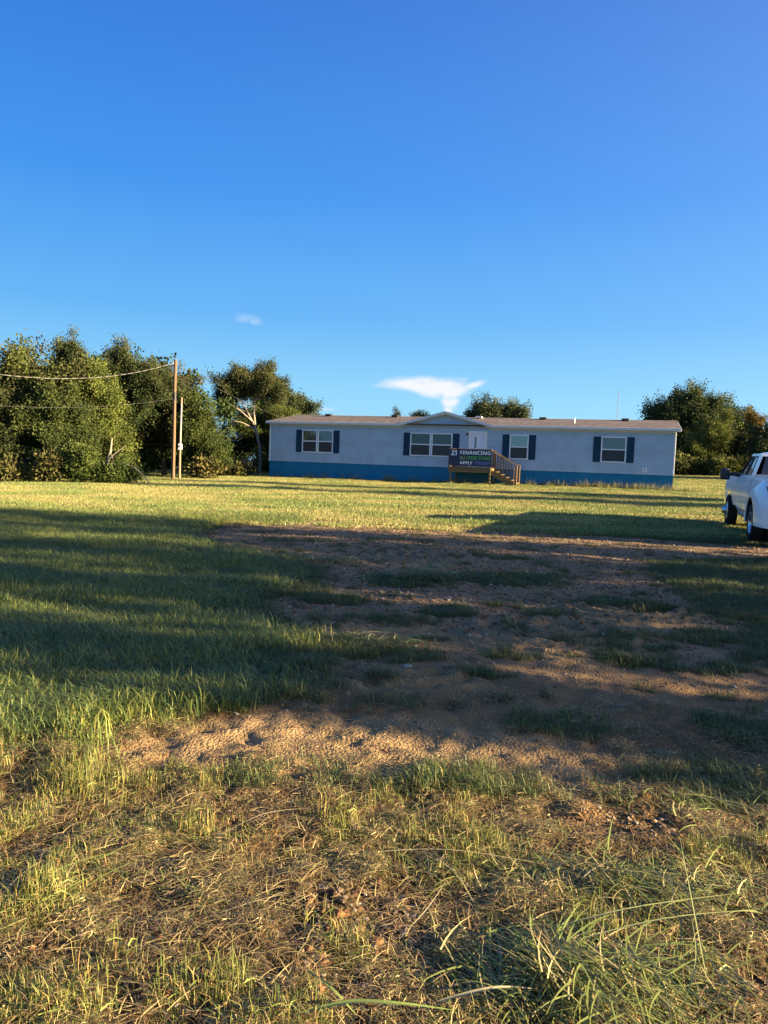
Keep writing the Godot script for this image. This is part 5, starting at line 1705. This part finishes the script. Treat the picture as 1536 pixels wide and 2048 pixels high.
const GREENS := [[-0.95, 3.15, 0.55, 0.4, 0.55], [0.1, 3.2, 0.4, 0.22, 0.5], [0.6, 2.95, 0.4, 0.25, 0.35], [-1.3, 2.5, 0.3, 0.3, 0.35], [-0.55, 2.05, 0.35, 0.2, 0.3], [1.5, 2.9, 0.3, 0.25, 0.3], [-0.25, 2.95, 0.35, 0.2, 0.4], [-1.7, 3.4, 0.5, 0.5, 0.6], [0.95, 3.2, 0.3, 0.15, 0.3], [-0.5, 4.0, 0.5, 0.25, 0.5]]
const PEBBLY := [[-0.02, 2.45, 0.26, 0.2], [-0.1, 2.1, 0.14, 0.15], [1.1, 2.1, 0.3, 0.1], [1.15, 3.15, 0.3, 0.15]]


func long_stems() -> void:
	# single stems long enough to tell apart: [points as x, d, height], width, colour, label
	var pale := Color(0.30, 0.32, 0.12)
	var straw_c := Color(0.42, 0.36, 0.19)
	var gr := Color(0.19, 0.25, 0.07)
	var all := [
		[[[0.48, 2.30, 0.05], [0.85, 2.36, 0.10], [1.3, 2.48, 0.13]], 0.008, pale, "longest pale stem slanting over the heap to the right edge"],
		[[[0.60, 2.22, 0.06], [0.95, 2.30, 0.11], [1.32, 2.38, 0.12]], 0.007, pale, "pale stem just below the longest slanting one"],
		[[[-0.19, 1.93, 0.02], [-0.05, 1.955, 0.06], [0.1, 1.95, 0.05], [0.25, 1.97, 0.04]], 0.016, gr, "broad green blade along the bottom edge, left of the heap"],
		[[[-0.18, 2.12, 0.03], [-0.1, 2.0, 0.07], [-0.02, 1.94, 0.03]], 0.009, gr, "green blade bent down at the bottom edge beside the stone"],
		[[[0.2, 1.99, 0.04], [0.36, 2.02, 0.07], [0.5, 2.06, 0.06]], 0.012, straw_c, "straw coloured blade low in front of the heap"],
		[[[0.24, 2.86, 0.02], [0.32, 2.62, 0.05], [0.37, 2.5, 0.03]], 0.004, straw_c, "thin straw standing left of the heap"],
		[[[1.02, 2.12, 0.02], [1.06, 2.35, 0.17], [1.12, 2.62, 0.24]], 0.006, pale, "upright pale stem crossing the slanting stems"],
		[[[0.9, 2.02, 0.02], [0.98, 2.12, 0.1], [1.04, 2.3, 0.13]], 0.005, pale, "upright thin stem left of the pebbles at the right"],
		[[[-0.1, 2.78, 0.03], [0.3, 2.82, 0.05], [0.75, 2.74, 0.04]], 0.005, straw_c, "long straight straw lying across above the heap"],
		[[[-0.62, 2.85, 0.03], [-0.45, 2.98, 0.06], [-0.28, 3.12, 0.05]], 0.005, straw_c, "bright straw leaning in the left foreground"],
		[[[0.1, 2.3, 0.02], [0.2, 2.45, 0.05], [0.28, 2.62, 0.04]], 0.006, straw_c, "straw slanting over the orange gravel"],
		[[[-0.5, 2.4, 0.02], [-0.38, 2.45, 0.03], [-0.26, 2.5, 0.03]], 0.006, straw_c, "short pale straw on the dry grass, left of centre"],
	]
	for s in all:
		var mb := MB.new()
		var n: int = s[0].size()
		var pts: Array[Vector3] = []
		for i in (n - 1) * 6 + 1:
			var f := i / 6.0
			var k := mini(int(f), n - 2)
			var u := f - k
			var g := func(j: int) -> Vector3:
				var q: Array = s[0][clampi(j, 0, n - 1)]
				return Vector3(q[0], gy(q[0], q[1]) + q[2], -q[1])
			pts.append(g.call(k).cubic_interpolate(g.call(k + 1), g.call(k - 1), g.call(k + 2), u))
		for i in pts.size() - 1:
			var dir := (pts[i + 1] - pts[i]).normalized()
			var side := dir.cross(Vector3.UP).normalized()
			var w0: float = s[1] * 0.5 * sin(PI * (0.18 + 0.8 * i / (pts.size() - 1.0)))
			var w1: float = s[1] * 0.5 * sin(PI * (0.18 + 0.8 * (i + 1) / (pts.size() - 1.0)))
			var dn := Vector3.DOWN * 0.25
			mb.quad(pts[i] - side * w0, pts[i] + dn * w0, pts[i + 1] + dn * w1, pts[i + 1] - side * w1, s[2])
			mb.quad(pts[i] + dn * w0, pts[i] + side * w0, pts[i + 1] + side * w1, pts[i + 1] + dn * w1, s[2] * 0.92)
		tag(obj("grass_stem", mb, M.grass), s[3], "grass stem", "long loose stems in the foreground")


# ---------------------------------------------------------------- stones
func stone_mesh(sd: int) -> MB:
	rng.seed = sd
	var mb := MB.new()
	var p := []
	var rings := 4
	var sides := 7
	for j in rings + 1:
		var row := []
		for i in sides:
			var a := TAU * i / sides
			var e := PI * j / rings - PI / 2
			var r := rng.randf_range(0.72, 1.1)
			row.append(Vector3(cos(a) * cos(e), sin(e) * 0.65, sin(a) * cos(e)) * (r if j > 0 and j < rings else 0.8))
		if j == 0 or j == rings:
			for i in sides:
				row[i] = row[0]
		p.append(row)
	for j in rings:
		for i in sides:
			var k := (i + 1) % sides
			var o: Vector3 = p[j][i] + p[j + 1][k]
			mb.face3(p[j][i], p[j + 1][i], p[j + 1][k], o)
			mb.face3(p[j][i], p[j + 1][k], p[j][k], o)
	return mb


func make_stones() -> void:
	var meshes: Array[ArrayMesh] = []
	for k in 3:
		meshes.append(stone_mesh(100 + k).mesh())
	rng.seed = 9
	for k in 3:
		var w: Array = []
		var c := PackedColorArray()
		for i in 26000:
			var d := 1.4 + 16.0 * pow(rng.randf(), 1.5)
			var x := rng.randf_range(-1, 1) * (d * 0.54 + 0.3)
			var v := dirt(x, d) * (1.0 - 0.5 * sand(x, d)) * sm(4.5, 7.5, d) * 0.75 + 0.04
			for e in PEBBLY:
				v = maxf(v, sm(1.7, 0.5, pow((x - e[0]) / e[2], 2) + pow((d - e[1]) / e[3], 2)))
			if rng.randf() > v:
				continue
			var s := (0.004 + 0.013 * pow(rng.randf(), 3.0)) * (1.0 + 0.9 * sm(4.5, 9.0, d))
			if d < 4.0:
				s *= 1.0
			var b := Basis.from_euler(Vector3(rng.randf() * 0.6, rng.randf() * TAU, rng.randf() * 0.6)).scaled(Vector3(s, s * 0.8, s * rng.randf_range(0.7, 1.2)))
			w.append(Transform3D(b, Vector3(x, gy(x, d) + s * 0.15, -d)))
			var base: Color = [Color(0.42, 0.24, 0.12), Color(0.30, 0.16, 0.09), Color(0.50, 0.38, 0.26), Color(0.24, 0.18, 0.13), Color(0.55, 0.48, 0.40)][rng.randi() % 5]
			c.append(base * rng.randf_range(0.75, 1.25))
		tag(swarm("gravel", meshes[k], M.stone, w, c), ["rusty gravel scattered over the bare earth", "coarse rusty gravel pieces among the bare earth", "fine brown gravel pieces among the bare earth"][k], "gravel", "", "stuff")
	# stones one can point to
	for s in [[-0.23, 2.07, 0.035, Color(0.36, 0.23, 0.15), "largest reddish stone at the bottom left of the heap"], [-0.17, 2.6, 0.02, Color(0.45, 0.39, 0.30), "pale stone lying above the orange gravel"], [-0.03, 2.37, 0.025, Color(0.40, 0.22, 0.10), "orange stone in the middle of the orange gravel"], [-0.10, 2.42, 0.022, Color(0.38, 0.20, 0.09), "orange stone left in the orange gravel"], [0.21, 5.33, 0.035, Color(0.55, 0.52, 0.47), "whitish stone lying on the tan earth by the tall grass"], [1.16, 2.15, 0.02, Color(0.38, 0.25, 0.16), "brown stone among the pebbles at the right"], [1.02, 2.2, 0.016, Color(0.42, 0.33, 0.24), "tan stone at the left of the right pebbles"], [-1.5, 3.75, 0.04, Color(0.28, 0.22, 0.17), "grey brown stone at the left edge below the tall grass"], [-0.62, 2.42, 0.016, Color(0.46, 0.36, 0.22), "cream stone in the dry grass left of centre"], [0.03, 2.28, 0.02, Color(0.36, 0.2, 0.1), "rusty stone at the lower right of the orange gravel"]]:
		var o := obj("stone", stone_mesh(int(s[0] * 1000) + 40), mat("stone_tone", s[3], 0.9, 0, 0.2))
		textured(o.material_override, M.stone.albedo_texture, null, 9.0, 0)
		o.position = Vector3(s[0], gy(s[0], s[1]) + s[2] * 0.3, -s[1])
		o.scale = Vector3(s[2] * 1.15, s[2], s[2])
		tag(o, s[4], "stone", "loose stones in the foreground")


func _ready() -> void:
	n_big.frequency = 0.12
	n_big.seed = 3
	n_mid.frequency = 0.25
	n_mid.seed = 8
	n_fine.frequency = 0.35
	n_fine.seed = 15
	n_grit.frequency = 0.5
	n_grit.seed = 23
	# camera
	var cam := Camera3D.new()
	cam.name = "camera"
	add_child(cam)
	cam.transform = Transform3D(Basis(Vector3(0.999263, 0.0383162, -0.00234352), Vector3(-0.0383878, 0.997399, -0.0610036), Vector3(0.0, 0.0610485, 0.9981348)).orthonormalized(), Vector3(0, 1.55, 0))
	cam.fov = 69.358
	cam.near = 0.05
	cam.far = 2000
	cam.current = true
	# sun, sky, exposure
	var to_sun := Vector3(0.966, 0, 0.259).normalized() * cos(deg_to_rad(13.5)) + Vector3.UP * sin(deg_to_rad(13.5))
	var expo := 5.6
	var env := Environment.new()
	env.background_mode = Environment.BG_SKY
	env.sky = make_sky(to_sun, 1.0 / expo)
	env.sky_rotation = Vector3(0, PI, 0)
	env.tonemap_mode = Environment.TONE_MAPPER_LINEAR
	env.tonemap_exposure = expo
	env.ssao_enabled = true
	env.ssil_enabled = true
	env.sdfgi_enabled = true
	var we := WorldEnvironment.new()
	we.name = "environment"
	we.environment = env
	add_child(we)
	var sun := DirectionalLight3D.new()
	sun.name = "sun"
	sun.light_color = Color(1.0, 0.89, 0.70)
	sun.light_energy = 1.55
	sun.light_angular_distance = 0.53
	sun.shadow_enabled = true
	add_child(sun)
	sun.look_at_from_position(Vector3.ZERO, -to_sun)
	make_materials()
	make_ground()
	make_house()
	make_porch()
	make_truck()
	make_poles()
	make_trees()
	make_bushes()
	make_grass()
	make_stones()
